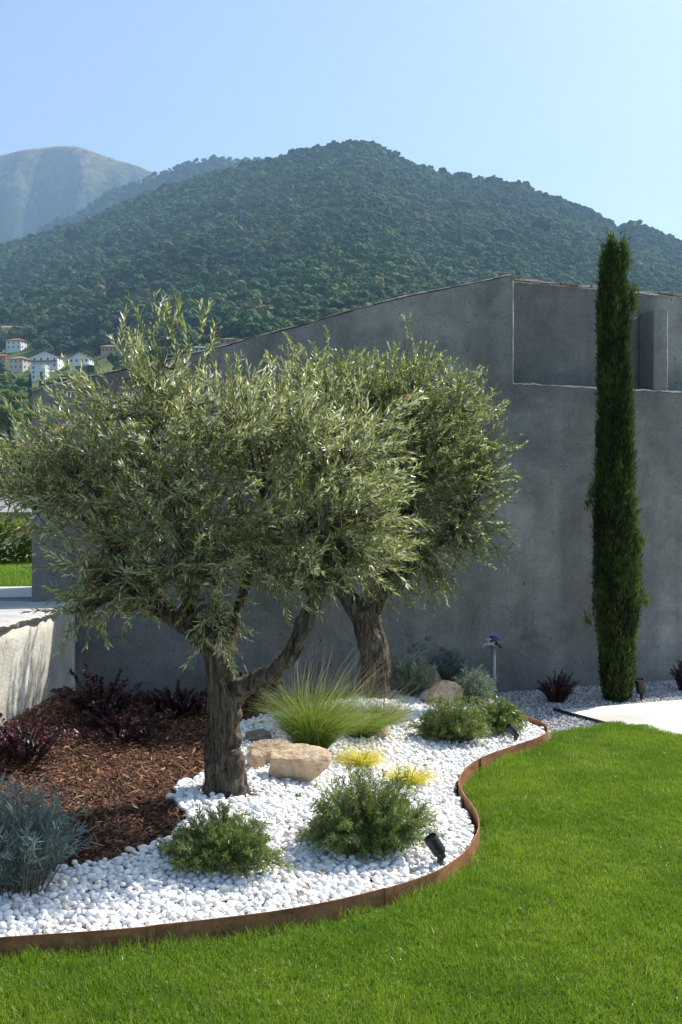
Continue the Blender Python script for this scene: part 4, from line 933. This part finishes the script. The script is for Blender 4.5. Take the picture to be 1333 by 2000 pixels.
# ------------------------------------------------------------------ plants
def on_bed(c, x, y): return float(bedz(c[0] + x, c[1] + y)) - c[2]
def rosemary(label, px, py, wpx, hpx, seed, nsh=300, lean=0.0, mat='rosemary', dep=.85):
    c = G(px, py); u = c[1] / FPX; Wd = wpx * u / 2; Hh = hpx * u; r = np.random.default_rng(seed); t = thing('rosemary_bush', label, 'bush', c, 'rosemary bushes in the white pebbles')
    a = r.uniform(0, 6.283, nsh); q = np.sqrt(r.uniform(0, 1, nsh)); el = 1 - q ** 2 * .85
    tip = np.stack([np.cos(a) * q * Wd, np.sin(a) * q * Wd * dep, Hh * (np.sqrt(np.clip(1 - q ** 2 * .92, 0, 1))) * r.uniform(.28, 1.12, nsh)], 1); tip *= (1 + .30 * fbm(tip * 9 + seed, 2, seed))[:, None]; tip *= (1 + .32 * fbm(np.stack([np.cos(a) * 1.2, np.sin(a) * 1.2, 0 * a + seed], 1), 2, seed))[:, None]; tip[:, 0] += lean * tip[:, 2]
    base = tip * np.array([.45, .45, 0]) * r.uniform(.3, 1, (nsh, 1)); base[:, 2] = -.01
    mid = base * .45 + tip * .55 + np.stack([0 * a, 0 * a, Hh * .16 * r.uniform(.3, 1.2, nsh)], 1)
    sg = Geo(); sg.add(*tubes_batch(base, mid, np.full(nsh, .0032), np.full(nsh, .0024), tip, np.full(nsh, .001))); obj('stems', sg.mesh('stems', MAT['twig'], True), t)
    g2 = Geo(); K = 36; tone = np.clip(r.normal(.42, .14, nsh), .05, .85)
    for j in range(K):
        f = .22 + .80 * (j / K); b = base * (1 - f) ** 2 + 2 * f * (1 - f) * (2 * mid - .5 * base - .5 * tip) + tip * f * f; d = nrm(2 * (1 - f) * (2 * mid - .5 * base - .5 * tip - base) + 2 * f * (tip - (2 * mid - .5 * base - .5 * tip)))
        for _ in range(2):
            s = nrm(np.cross(d, r.normal(size=(nsh, 3)))); ld = nrm(d * r.uniform(.5, 1.1, (nsh, 1)) + s); v_, f_ = needles(b + r.normal(0, .003, (nsh, 3)), ld, r.normal(size=(nsh, 3)), r.uniform(.020, .036, nsh), .0042)
            g2.add(v_, f_, np.repeat(np.clip(tone + r.normal(0, .12, nsh) + np.where(r.random(nsh) < .12, .35, 0), 0, 1), 4))
    o = obj('foliage', g2.mesh('foliage', MAT[mat]), t); o['kind'] = 'stuff'
    return t
rosemary('smaller rosemary bush front left, near the olive trunk and brown mulch', 434, 1690, 236, 102, 41, 320)
rosemary('largest rosemary bush in the middle of the pebbles left of the near spotlight', 716, 1662, 238, 132, 42, 430)
rosemary('spreading rosemary bush beside the smooth tan boulder', 886, 1446, 152, 82, 43, 320)
rosemary('far rosemary bush at the tip of the bed behind the small spotlight', 970, 1426, 128, 58, 44, 260)

def leafy(name, label, px, py, wpx, hpx, seed, mat, nst, L, W, K, cat, stem='twig', ground=None, up=.9, kind='needle', group=None, base=None, fine=False):
    c = G(px, py) if base is None else base; u = c[1] / FPX; Wd = wpx * u / 2; Hh = hpx * u; r = np.random.default_rng(seed); t = thing(name, label, cat, c, group)
    a = r.uniform(0, 6.283, nst); q = np.sqrt(r.uniform(0, 1, nst)); h = Hh * (1 - .45 * q ** 2) * r.uniform(.6, 1.05, nst)
    tip = np.stack([np.cos(a) * q * Wd, np.sin(a) * q * Wd * .8, h], 1) * (1 + .22 * r.normal(0, 1, (nst, 1)).clip(-1.2, 1.2)); b0 = tip * np.array([.28, .28, 0]); b0[:, 2] = -.02; mid = b0 * .4 + tip * .6; mid[:, 2] += .07 * Hh
    mid = mid * np.array([up, up, 1]); sg = Geo(); sg.add(*tubes_batch(b0, mid, np.full(nst, .0032), np.full(nst, .0024), tip, np.full(nst, .001))); obj('stems', sg.mesh('stems', MAT[stem], True), t)
    g2 = Geo(); tone = np.clip(r.normal(.45, .18, nst), 0, 1)
    for j in range(K):
        f = np.clip(.15 + .87 * (j + r.uniform(-.3, .3, nst)) / K, 0, 1)[:, None]; cm = 2 * mid - .5 * b0 - .5 * tip; b = b0 * (1 - f) ** 2 + 2 * f * (1 - f) * cm + tip * f * f; d = nrm(2 * (1 - f) * (cm - b0) + 2 * f * (tip - cm))
        s = nrm(np.cross(d, r.normal(size=(nst, 3))))
        for sg_ in (-1, 1):
            ld = nrm(d * r.uniform(.55, 1.2, (nst, 1)) + s * sg_ * .8 + r.normal(0, .1, (nst, 3))); sc = r.uniform(.6, 1.1, nst); nn = r.normal(size=(nst, 3)) if kind == 'needle' else nrm(d + [0, 0, .6] + r.normal(0, .3, (nst, 3)))
            v_, f_ = (needles if kind == 'needle' else leaves)(b, ld, nn, L * sc, W * sc); g2.add(v_, f_, np.repeat(np.clip(tone + r.normal(0, .14, nst), 0, 1), 4 if kind == 'needle' else 5))
    o = obj('foliage', g2.mesh('foliage', MAT[mat]), t); o['kind'] = 'stuff'; return t
leafy('lavender_bush', 'blue grey lavender bush in shade at the left edge of the pebbles', 42, 1742, 222, 190, 51, 'lavender', 190, .058, .0048, 22, 'bush')
leafy('lavender_bush', 'grey green lavender bush directly right of the rear olive trunk', 803, 1362, 96, 80, 52, 'lavgreen', 120, .055, .006, 20, 'bush')
leafy('lavender_bush', 'lavender bush in shade between the tan boulder and the standpipe', 868, 1342, 100, 66, 53, 'lavender', 110, .055, .006, 20, 'bush')
leafy('lavender_bush', 'small grey green lavender at the foot of the standpipe', 925, 1376, 90, 66, 54, 'lavgreen', 100, .055, .006, 20, 'bush')
RG = 'maroon leaved shrubs along the walls'
leafy('maroon_shrub', 'maroon shrub catching the sun by the end of the low wall', 196, 1400, 170, 92, 61, 'red', 60, .036, .025, 14, 'shrub', 'stem_red', kind='leaf', group=RG)
leafy('maroon_shrub', 'low dark maroon shrub at the left edge before the low wall', 48, 1480, 210, 84, 62, 'red', 55, .034, .024, 14, 'shrub', 'stem_red', kind='leaf', group=RG)
leafy('maroon_shrub', 'spreading maroon shrub on dark mulch left of the front olive trunk', 240, 1440, 230, 56, 63, 'red', 55, .034, .024, 14, 'shrub', 'stem_red', kind='leaf', group=RG)
leafy('maroon_shrub', 'dark maroon shrub against the wall behind the front olive trunk', 350, 1396, 150, 58, 64, 'red', 80, .032, .022, 14, 'shrub', 'stem_red', kind='leaf', group=RG)
leafy('maroon_shrub', 'dark maroon shrub against the wall right of the front olive trunk', 486, 1386, 130, 76, 65, 'red', 80, .032, .022, 14, 'shrub', 'stem_red', kind='leaf', group=RG)
leafy('maroon_shrub', 'small round red shrub in gravel left of the cypress', 1090, 1372, 74, 54, 66, 'red', 90, .022, .014, 16, 'shrub', 'stem_red', kind='leaf', group=RG, base=np.array([*gpt(1090, 1372), 0]))
leafy('maroon_shrub', 'red shrub by the wall cut by the right edge', 1338, 1350, 56, 62, 67, 'red', 80, .022, .014, 16, 'shrub', 'stem_red', kind='leaf', group=RG, base=np.array([*gpt(1338, 1350), 0]))

def grass(name, label, px, py, hpx, spread, n, seed, mat, W, droop, tipc=(.0, 1.0), group=None, lean=(0, 0), basew=.05, cat='grass', wisps=0):
    c = G(px, py); u = c[1] / FPX; Hh = hpx * u; r = np.random.default_rng(seed); t = thing(name, label, cat, c, group)
    a = r.uniform(0, 6.283, n); q = np.sqrt(r.uniform(0, 1, n)); b = np.stack([np.cos(a) * q * basew, np.sin(a) * q * basew, np.full(n, -.01)], 1)
    out = np.stack([np.cos(a), np.sin(a), 0 * a], 1) * (q * spread * r.uniform(.5, 1.3, n))[:, None] + np.array([*lean, 0]) + r.normal(0, .08, (n, 3))
    bend = nrm(out + 1e-6) * r.uniform(.3, 1.3, (n, 1)) * droop - np.array([0, 0, 1.0]) * r.uniform(.2, 1.1, (n, 1)) * droop
    L = Hh * r.uniform(.55, 1.25, n); v_, f_, T = ribbons(b, out + [0, 0, 1.0], bend, L, W * r.uniform(.6, 1.3, n), 7, r)
    g2 = Geo(); var = np.clip(T * (tipc[1] - tipc[0]) * np.repeat(r.uniform(.55, 1.25, n), 16) + tipc[0] + np.repeat(r.normal(0, .06, n), 16), 0, 1); g2.add(v_, f_, var)
    if wisps:
        b = b[:wisps]; a = a[:wisps]; o3 = np.stack([np.cos(a), np.sin(a), 0 * a], 1) * r.uniform(.1, .6, (wisps, 1)) + np.array([lean[0] + .12, lean[1], 0]) + r.normal(0, .1, (wisps, 3)); be = np.column_stack([r.normal(.45, .3, wisps), r.normal(0, .3, wisps), -r.uniform(.1, .7, wisps)])
        v_, f_, T = ribbons(b, o3 + [0, 0, 1.0], be, Hh * r.uniform(1.1, 1.75, wisps), .0019, 7, r); g2.add(v_, f_, np.clip(T * 1.2, 0, 1))
    o = obj('blades', g2.mesh('blades', MAT[mat]), t); o['kind'] = 'stuff'; return t
SG = 'feather grass clumps between the two olives'
grass('feather_grass', 'large arching feather grass clump behind the tan boulder', 612, 1464, 150, .66, 3000, 71, 'stipa', .0021, 1.6, (0, .85), SG, (.06, -.03), .075, wisps=110)
grass('feather_grass', 'smaller feather grass clump leaning right of the large one', 704, 1440, 100, .8, 1200, 72, 'stipa', .0021, 1.9, (.02, .85), SG, (.25, 0), .06, wisps=60)
grass('feather_grass', 'wispy pale feather grass at the foot of the rear olive', 752, 1412, 70, 1.1, 420, 73, 'stipa', .003, 1.4, (.3, 1.0), SG, (.3, 0), .05)
grass('sedge_tuft', 'yellow sedge tuft nearer the feather grass, left of its twin', 706, 1496, 62, 1.5, 620, 74, 'sedge', .0036, 1.6, (0, 1.0), 'yellow sedge tufts', (0, 0), .035)
grass('sedge_tuft', 'yellow sedge tuft right of its twin behind the largest rosemary', 800, 1532, 58, 1.5, 620, 75, 'sedge', .0036, 1.6, (0, 1.0), 'yellow sedge tufts', (.05, 0), .035)
leafy('weed', 'tiny green weed sprouting from pebbles below the tan boulder', 586, 1560, 24, 12, 81, 'weed', 14, .018, .008, 4, 'weed', kind='leaf')

# hedge behind the upper terrace
def hedge(label, px0, px1, pyb, pyt, Z, seed, n=9000):
    a = P(px0, pyb, Z); b = P(px1, pyb, Z); H = (pyb - pyt) * Z / FPX; L = b[0] - a[0]; r = np.random.default_rng(seed); t = thing('hedge', label, 'hedge', (a + b) / 2)
    p = np.stack([r.uniform(-L / 2, L / 2, n), r.uniform(-.45, .45, n), H * r.uniform(0, 1, n) ** .8], 1); p[:, 2] *= 1 + .18 * fbm(p * 1.5, 3, seed); p = p + .08 * np.stack([fbm(p * 3, 2, s) for s in (1, 2, 3)], 1)
    g2 = Geo(); v_, f_ = leaves(p, r.normal(size=(n, 3)) + [0, -.3, .5], r.normal(size=(n, 3)), .085, .045); g2.add(v_, f_, np.repeat(np.clip(.45 + .6 * fbm(p * 2.5, 3, seed + 4) + r.normal(0, .15, n), 0, 1), 5)); o = obj('foliage', g2.mesh('foliage', MAT['hedge']), t); o['kind'] = 'stuff'
    sg = Geo()
    for k in range(10):
        x = -L / 2 + (k + .5) * L / 10; sg.add(*tube([(x, 0, -.05), (x + .03, .02, H * .6)], [.018, .008], 5))
    obj('stems', sg.mesh('stems', MAT['twig'], True), t); return t
hedge('sunlit yellow green hedge behind the upper lawn at the left edge', -420, 130, 1106, 1008, 14.0, 91)
# grey shed roof and wall glimpsed above the hedge
b = P(-90, 1010, 42.0); sh = thing('grey_shed', 'long grey roofed shed glimpsed above the hedge at the left edge', 'shed', b)
V, F = box(-4.5, 4.5, 0, 4, -2, .2); obj('wall', mesh_py('wall', V, F, MAT['h_cream']), sh)
obj('roof', mesh_py('roof', [(-4.8, -.4, .2), (4.8, -.4, .2), (4.8, 2, 1.0), (-4.8, 2, 1.0), (4.8, 4.4, .2), (-4.8, 4.4, .2)], [(0, 1, 2, 3), (3, 2, 4, 5), (5, 4, 1, 0), (1, 4, 2), (0, 3, 5)], MAT['r_grey']), sh)

# ------------------------------------------------------------------ spotlights, standpipe
def xform(V, M): return np.array([(M @ Vector(v))[:] for v in np.asarray(V, float)])
def lathe(prof, seg=24):
    V = []; F = []; n = len(prof)
    for rr__, z in prof:
        for k in range(seg): t_ = 2 * math.pi * k / seg; V.append((rr__ * math.cos(t_), rr__ * math.sin(t_), z))
    for i in range(n - 1):
        for k in range(seg): q = (k + 1) % seg; F.append((i * seg + k, i * seg + q, (i + 1) * seg + q, (i + 1) * seg + k))
    F.append(tuple(range(seg))[::-1]); F.append(tuple((n - 1) * seg + k for k in range(seg))); return np.array(V), F
def spotlight(label, c, tilt, yaw, rad, ln_):
    t = thing('spotlight', label, 'spotlight', c, 'black garden spotlights')
    M = Matrix.Translation((0, 0, .062)) @ Matrix.Rotation(yaw, 4, 'Z') @ Matrix.Rotation(tilt, 4, 'Y')
    V, F = lathe([(rad * .3, .0), (rad * .92, .004), (rad, .012), (rad, ln_ - .004), (rad * .97, ln_), (rad * .90, ln_), (rad * .88, ln_ - .014)], 28); hd = obj('head', mesh_py('head', xform(V, M), F, MAT['lamp_black'], False), t)
    V, F = lathe([(rad * .86, ln_ - .013), (rad * .86, ln_ - .010)], 28); obj('lens', mesh_py('lens', xform(V, M), F, MAT['lens']), hd)
    V, F = lathe([(.011, -.022), (.017, -.012), (.017, .0), (.012, .008)], 16); obj('knuckle', mesh_py('knuckle', xform(V, M @ Matrix.Translation((0, 0, -.006))), F, MAT['lamp_black'], True), t)
    V, F = lathe([(.006, -.06), (.011, .015), (.014, .025), (.014, .052), (.009, .058)], 16); obj('stake', mesh_py('stake', V, F, MAT['lamp_black'], True), t)
spotlight('black cylinder spotlight tilted left beside the largest rosemary', G(861, 1694), R(-34), R(20), .031, .088)
spotlight('small black spotlight near the tip of the bed by far rosemary', G(1008, 1451), R(-44), R(10), .026, .072)
spotlight('black spotlight at the foot of the cypress in gravel', np.array([*gpt(1254, 1368), .0]), R(-12), R(30), .040, .12)

sb_ = G(965, 1360); sbz = sb_.copy(); sp_ = thing('standpipe', 'grey garden standpipe with two taps and blue handle before the wall', 'standpipe', sbz); u = sbz[1] / FPX
Hp = 100 * u; g_ = Geo(); g_.add(*tube([(0, 0, -.1), (0, 0, Hp)], .020, 16)); obj('pipe', g_.mesh('pipe', MAT['pipe'], True), sp_)
g_ = Geo(); g_.add(*tube([(0, 0, Hp - .01), (0, 0, Hp + .035)], .023, 16)); obj('collar', g_.mesh('collar', MAT['brass'], True), sp_)
for sx, ln2, dr in ((-1, .085, .045), (1, .045, .02)):
    g_ = Geo(); g_.add(*tube([(0, -.01, Hp + .012), (sx * ln2 * .6, -.02, Hp + .014), (sx * ln2, -.02, Hp + .006), (sx * (ln2 + .012), -.02, Hp - dr)], [.012, .013, .012, .010], 12)); tp = obj('tap', g_.mesh('tap', MAT['brass'] if sx < 0 else MAT['lamp_black'], True), sp_)
    g_ = Geo(); g_.add(*tube([(sx * ln2 * .55, -.02, Hp + .02), (sx * ln2 * .55, -.02, Hp + .05)], .006, 8)); g_.add(*tube([(sx * ln2 * .55 - .03, -.02, Hp + .052), (sx * ln2 * .55 + .03, -.02, Hp + .052)], .008, 8)); obj('handle', g_.mesh('handle', MAT['blue'] if sx > 0 else MAT['brass'], True), tp)
V, F = lathe([(.028, Hp + .036), (.034, Hp + .045), (.034, Hp + .068), (.022, Hp + .075)], 20); obj('blue_cap', mesh_py('blue_cap', V, F, MAT['blue'], True), sp_)
# hose coil end at the foot
g_ = Geo(); c = G(952, 1364); g_.add(*tube(np.array([(.05 * math.cos(k * .5), .05 * math.sin(k * .5), .02 + .0018 * k) for k in range(34)]), .009, 8)); thing('hose_end', 'short pale blue hose coil on the pebbles at the standpipe foot', 'hose', c, None, g_.mesh('hose_end', MAT['bluegrey'], True))

# ------------------------------------------------------------------ pebbles, chips, gravel
def stone_proto(name, seed, sub, mat, flat_=.62, rough=.16, facets=0):
    r = np.random.default_rng(seed); V, F = ICO[sub]; V = V.copy()
    for _ in range(facets):
        n_ = nrm(r.normal(size=3)); h = r.uniform(.45, .8); d = V @ n_ - h; k = d > 0; V[k] -= n_ * d[k][:, None]
    V = V * (1 + rough * fbm(V * 1.3 + seed * 3.1, 2, seed))[:, None] * np.array([r.uniform(1.0, 1.3), r.uniform(.78, 1.0), flat_ * r.uniform(.8, 1.2)]); return mesh_np(name, V, F, mat, smooth=facets == 0)
def hexgrid(poly, step, r, jit=.32):
    pa = np.array(poly); xs = np.arange(pa[:, 0].min(), pa[:, 0].max(), step); ys = np.arange(pa[:, 1].min(), pa[:, 1].max(), step * .866); X, Y = np.meshgrid(xs, ys); X = X + (np.arange(len(ys)) % 2)[:, None] * step / 2
    X = X.ravel() + r.uniform(-jit, jit, X.size) * step; Y = Y.ravel() + r.uniform(-jit, jit, X.size) * step; k = inpoly(X, Y, poly); return X[k], Y[k]
pp = [stone_proto('pebble', i, 2, MAT['pebble'], .70, .42) for i in range(10)]
r = np.random.default_rng(101); PT = []
for step, dz, s0, s1 in ((.0262, -.004, .0098, .0192), (.039, .009, .0098, .0182)):
    x, y = hexgrid(pebble_poly, step, r); n = len(x); k = (polydist(x, y, edge_s) > .026) & (x > -4.2) & inpoly(x, y, bed_poly); x, y = x[k], y[k]; n = len(x); s = r.uniform(s0, s1, n) * np.where(r.random(n) < .12, 1.25, 1)
    PT.append(np.column_stack([x, y, bedz(x, y) + dz + r.uniform(-.005, .006, n), s, r.normal(0, .35, n), r.normal(0, .35, n), r.uniform(0, 6.28, n)]))
# strays that rolled onto the mulch
x = r.uniform(-2.2, -.4, 500); y = r.uniform(4.3, 6.5, 500); k = (polydist(x, y, np.array(pb)) < .05 * r.random(500) ** 2 + .006) & ~inpoly(x, y, pebble_poly); x, y = x[k], y[k]; n = len(x); PT.append(np.column_stack([x, y, bedz(x, y) + .004, r.uniform(.015, .021, n), r.normal(0, .3, n), r.normal(0, .3, n), r.uniform(0, 6.28, n)]))
PT = np.concatenate(PT)
trunks = [(o1, .17), (o2, .15)]
for c, q in trunks: PT = PT[np.hypot(PT[:, 0] - c[0], PT[:, 1] - c[1]) > q * .8]
vx = 667 + PT[:, 0] / PT[:, 1] * FPX; vy = 1000 + (CAM_H - PT[:, 2]) / PT[:, 1] * FPX
seen = (vx > 5) & (vx < 1328) & ~((vx < 175) & (vy < 1770)) & ~((np.abs(vx - 436) < 115) & (vy > 1570) & (vy < 1705)) & ~((np.abs(vx - 716) < 120) & (vy < 1690) & (vy > 1500))
score = np.where(seen, PT[:, 3] / PT[:, 1] + PT[:, 2] * .012, -1); order = np.argsort(-score); big = order[:300]; rest = order[300:]; pid = r.integers(0, 10, len(PT))
for i in big:
    q = PT[i]; o = bpy.data.objects.new('pebble', pp[pid[i]]); COL.objects.link(o); o.parent = pebbles; o.location = q[:3]; o.rotation_euler = q[4:7]; o.scale = (q[3],) * 3
scatter('small_pebbles', PT[rest, :3], PT[rest, 4:7], np.repeat(PT[rest, 3:4], 3, 1), pid[rest], pp, pebbles)
def chip_proto(seed):
    r = np.random.default_rng(seed); n = 5; xs = np.linspace(-1, 1, n); V = []
    for i, x in enumerate(xs):
        w_ = (.32 + .1 * r.random()) * (1 - .55 * x * x); c_ = .18 * x * x * r.uniform(-1, 1) + r.uniform(-.04, .04); h = .09 * r.uniform(.6, 1.2)
        V += [(x, -w_, c_), (x, w_ * r.uniform(.7, 1.1), c_ + r.uniform(-.08, .08)), (x + r.uniform(-.05, .05), 0, c_ + h * 2)]
    F = []
    for i in range(n - 1):
        a = 3 * i; b = a + 3
        for k in range(3): q = (k + 1) % 3; F += [(a + k, a + q, b + q), (a + k, b + q, b + k)]
    F += [(0, 2, 1), (3 * n - 3, 3 * n - 2, 3 * n - 1)]; return mesh_np('bark_chip', np.array(V), np.array(F), MAT['chip'])
cp = [chip_proto(i) for i in range(8)]; r = np.random.default_rng(103)
mx, my = hexgrid(bed_poly, .0145, r, .5); k = ~inpoly(mx, my, pebble_poly) & (mx > -4.5) & (polydist(mx, my, edge_s[::3]) > .02); mx, my = mx[k], my[k]; n = len(mx)
s = r.lognormal(math.log(.0088), .42, n); s3 = np.stack([s * r.uniform(.8, 1.5, n), s * r.uniform(.6, 1.3, n), s], 1)
scatter('bark_chips', np.column_stack([mx, my, bedz(mx, my) - .018 + r.uniform(0, .018, n)]), np.column_stack([r.normal(0, .4, n), r.normal(0, .35, n), r.uniform(0, 6.28, n)]), s3, r.integers(0, 8, n), cp, mulch)
gp_ = [stone_proto('gravel_stone', 200 + i, 1, MAT['gravel'], .7, .2, 4) for i in range(8)]; r = np.random.default_rng(105)
gx, gy = hexgrid(gravel_poly, .019, r, .42); k = (gx < 4.6) & (gx > .4) & ~inpoly(gx, gy, bed_poly) & ~inpoly(gx, gy, patio_poly) & ~inpoly(gx, gy, lawn_poly); gx, gy = gx[k], gy[k]; n = len(gx)
scatter('gravel_stones', np.column_stack([gx, gy, .004 + r.uniform(-.004, .007, n)]), r.uniform(0, 6.28, (n, 3)), np.repeat(r.uniform(.0075, .0135, n)[:, None], 3, 1), r.integers(0, 8, n), gp_, gravel_bed)

lm = Mat('fallen_leaf', .7, .2); lm.col(lm.ramp(lm.rand(), [(0, (.20, .12, .05)), (.4, (.34, .24, .11)), (.7, (.22, .23, .11)), (1, (.42, .30, .16))])); fl = []
for i in range(4):
    v_, f_ = leaves(np.zeros((1, 3)), np.array([[1., 0, 0]]), np.array([[0, .1 * i, 1.]]), 1.0, .22 + .06 * i, .3, .12 - .05 * i); fl.append(mesh_np('fallen_leaf', v_, f_, lm.m))
r = np.random.default_rng(109); fx = r.uniform(-2.4, 1.3, 900); fy = r.uniform(3.9, 7.6, 900); k = inpoly(fx, fy, bed_poly) & (polydist(fx, fy, edge_s[::3]) > .03) & (r.random(900) < np.where(inpoly(fx, fy, pebble_poly), .42, .9)); fx, fy = fx[k], fy[k]; n = len(fx)
scatter('fallen_leaves', np.column_stack([fx, fy, bedz(fx, fy) + r.uniform(.016, .028, n)]), np.column_stack([r.normal(0, .35, n), r.normal(0, .35, n), r.uniform(0, 6.28, n)]), np.repeat(r.uniform(.03, .055, n)[:, None], 3, 1), r.integers(0, 4, n), fl, mulch)
# ------------------------------------------------------------------ lawn blades
def tuft(seed, n, rad, h0, h1, lean=.55):
    r = np.random.default_rng(seed); a = r.uniform(0, 6.28, n); q = np.sqrt(r.uniform(0, 1, n)) * rad; b = np.stack([q * np.cos(a), q * np.sin(a), np.full(n, -.004)], 1); d = np.column_stack([r.normal(0, lean, (n, 2)) , np.ones(n)])
    bend = np.column_stack([r.normal(0, .9, (n, 2)), r.uniform(-.7, 0, n)]); v_, f_, T = ribbons(b, d, bend, r.uniform(h0, h1, n), r.uniform(.0016, .0028, n), 3, r); g2 = Geo(); g2.add(v_, f_, np.repeat(r.random(n), 8)); return g2.mesh('grass_tuft', MAT['grass'])
tp = [tuft(300 + i, 130, .058, .013, .031) for i in range(8)] + [tuft(330 + i, 60, .045, .025, .062, .4) for i in range(3)]
r = np.random.default_rng(107)
lx, ly = hexgrid(lawn_poly, .052, r, .45); k = (ly > 2.2) & (lx > -3.2) & (lx < 4.2) & (np.abs(lx) < ly * .48 + .9); lx, ly = lx[k], ly[k]
ed = polydist(lx, ly, edge_s[::3]); k = ed > .05; lx, ly, ed = lx[k], ly[k], ed[k]; n = len(lx); idx = r.integers(0, 8, n); idx = np.where((ed < .09) | (r.random(n) < .006), 8 + r.integers(0, 3, n), idx)
hv = 1 + .22 * fbm(np.stack([lx * 1.3, ly * 1.3, 0 * lx], -1), 3, 61); sc = r.uniform(.85, 1.15, n)
scatter('lawn_grass', np.column_stack([lx, ly, 0 * lx + .022]), np.column_stack([r.normal(0, .10, n), r.normal(0, .10, n), r.uniform(0, 6.28, n)]), np.column_stack([sc, sc, sc * hv]), idx, tp, lawn)
ux, uy = hexgrid(upper_lawn_poly, .16, r, .45); k = ux > -9; ux, uy = ux[k], uy[k]; n = len(ux)
ug = scatter('upper_lawn_grass', np.column_stack([ux, uy, np.full(n, TG)]), np.column_stack([0 * ux, 0 * ux, r.uniform(0, 6.28, n)]), np.full((n, 3), 2.6), r.integers(0, 8, n), tp, bpy.data.objects['upper_lawn'])
ug.parent = None; ug['label'] = 'bright green grass of the upper lawn at the left edge'; ug['category'] = 'grass'

# ------------------------------------------------------------------ air
V, F = box(-5200, 5200, -900, 4800, -60, 1640); me = mesh_py('haze', V, F)
hm = bpy.data.materials.new('haze_air'); hm.use_nodes = True; nt = hm.node_tree; nt.nodes.clear()
ho = nt.nodes.new('ShaderNodeOutputMaterial'); pv = nt.nodes.new('ShaderNodeVolumePrincipled'); pv.inputs['Color'].default_value = (.42, .69, 1.0, 1); pv.inputs['Density'].default_value = .00014; pv.inputs['Anisotropy'].default_value = .1
nt.links.new(pv.outputs[0], ho.inputs['Volume']); me.materials.append(hm); hz = struct('haze', me, 'stuff')
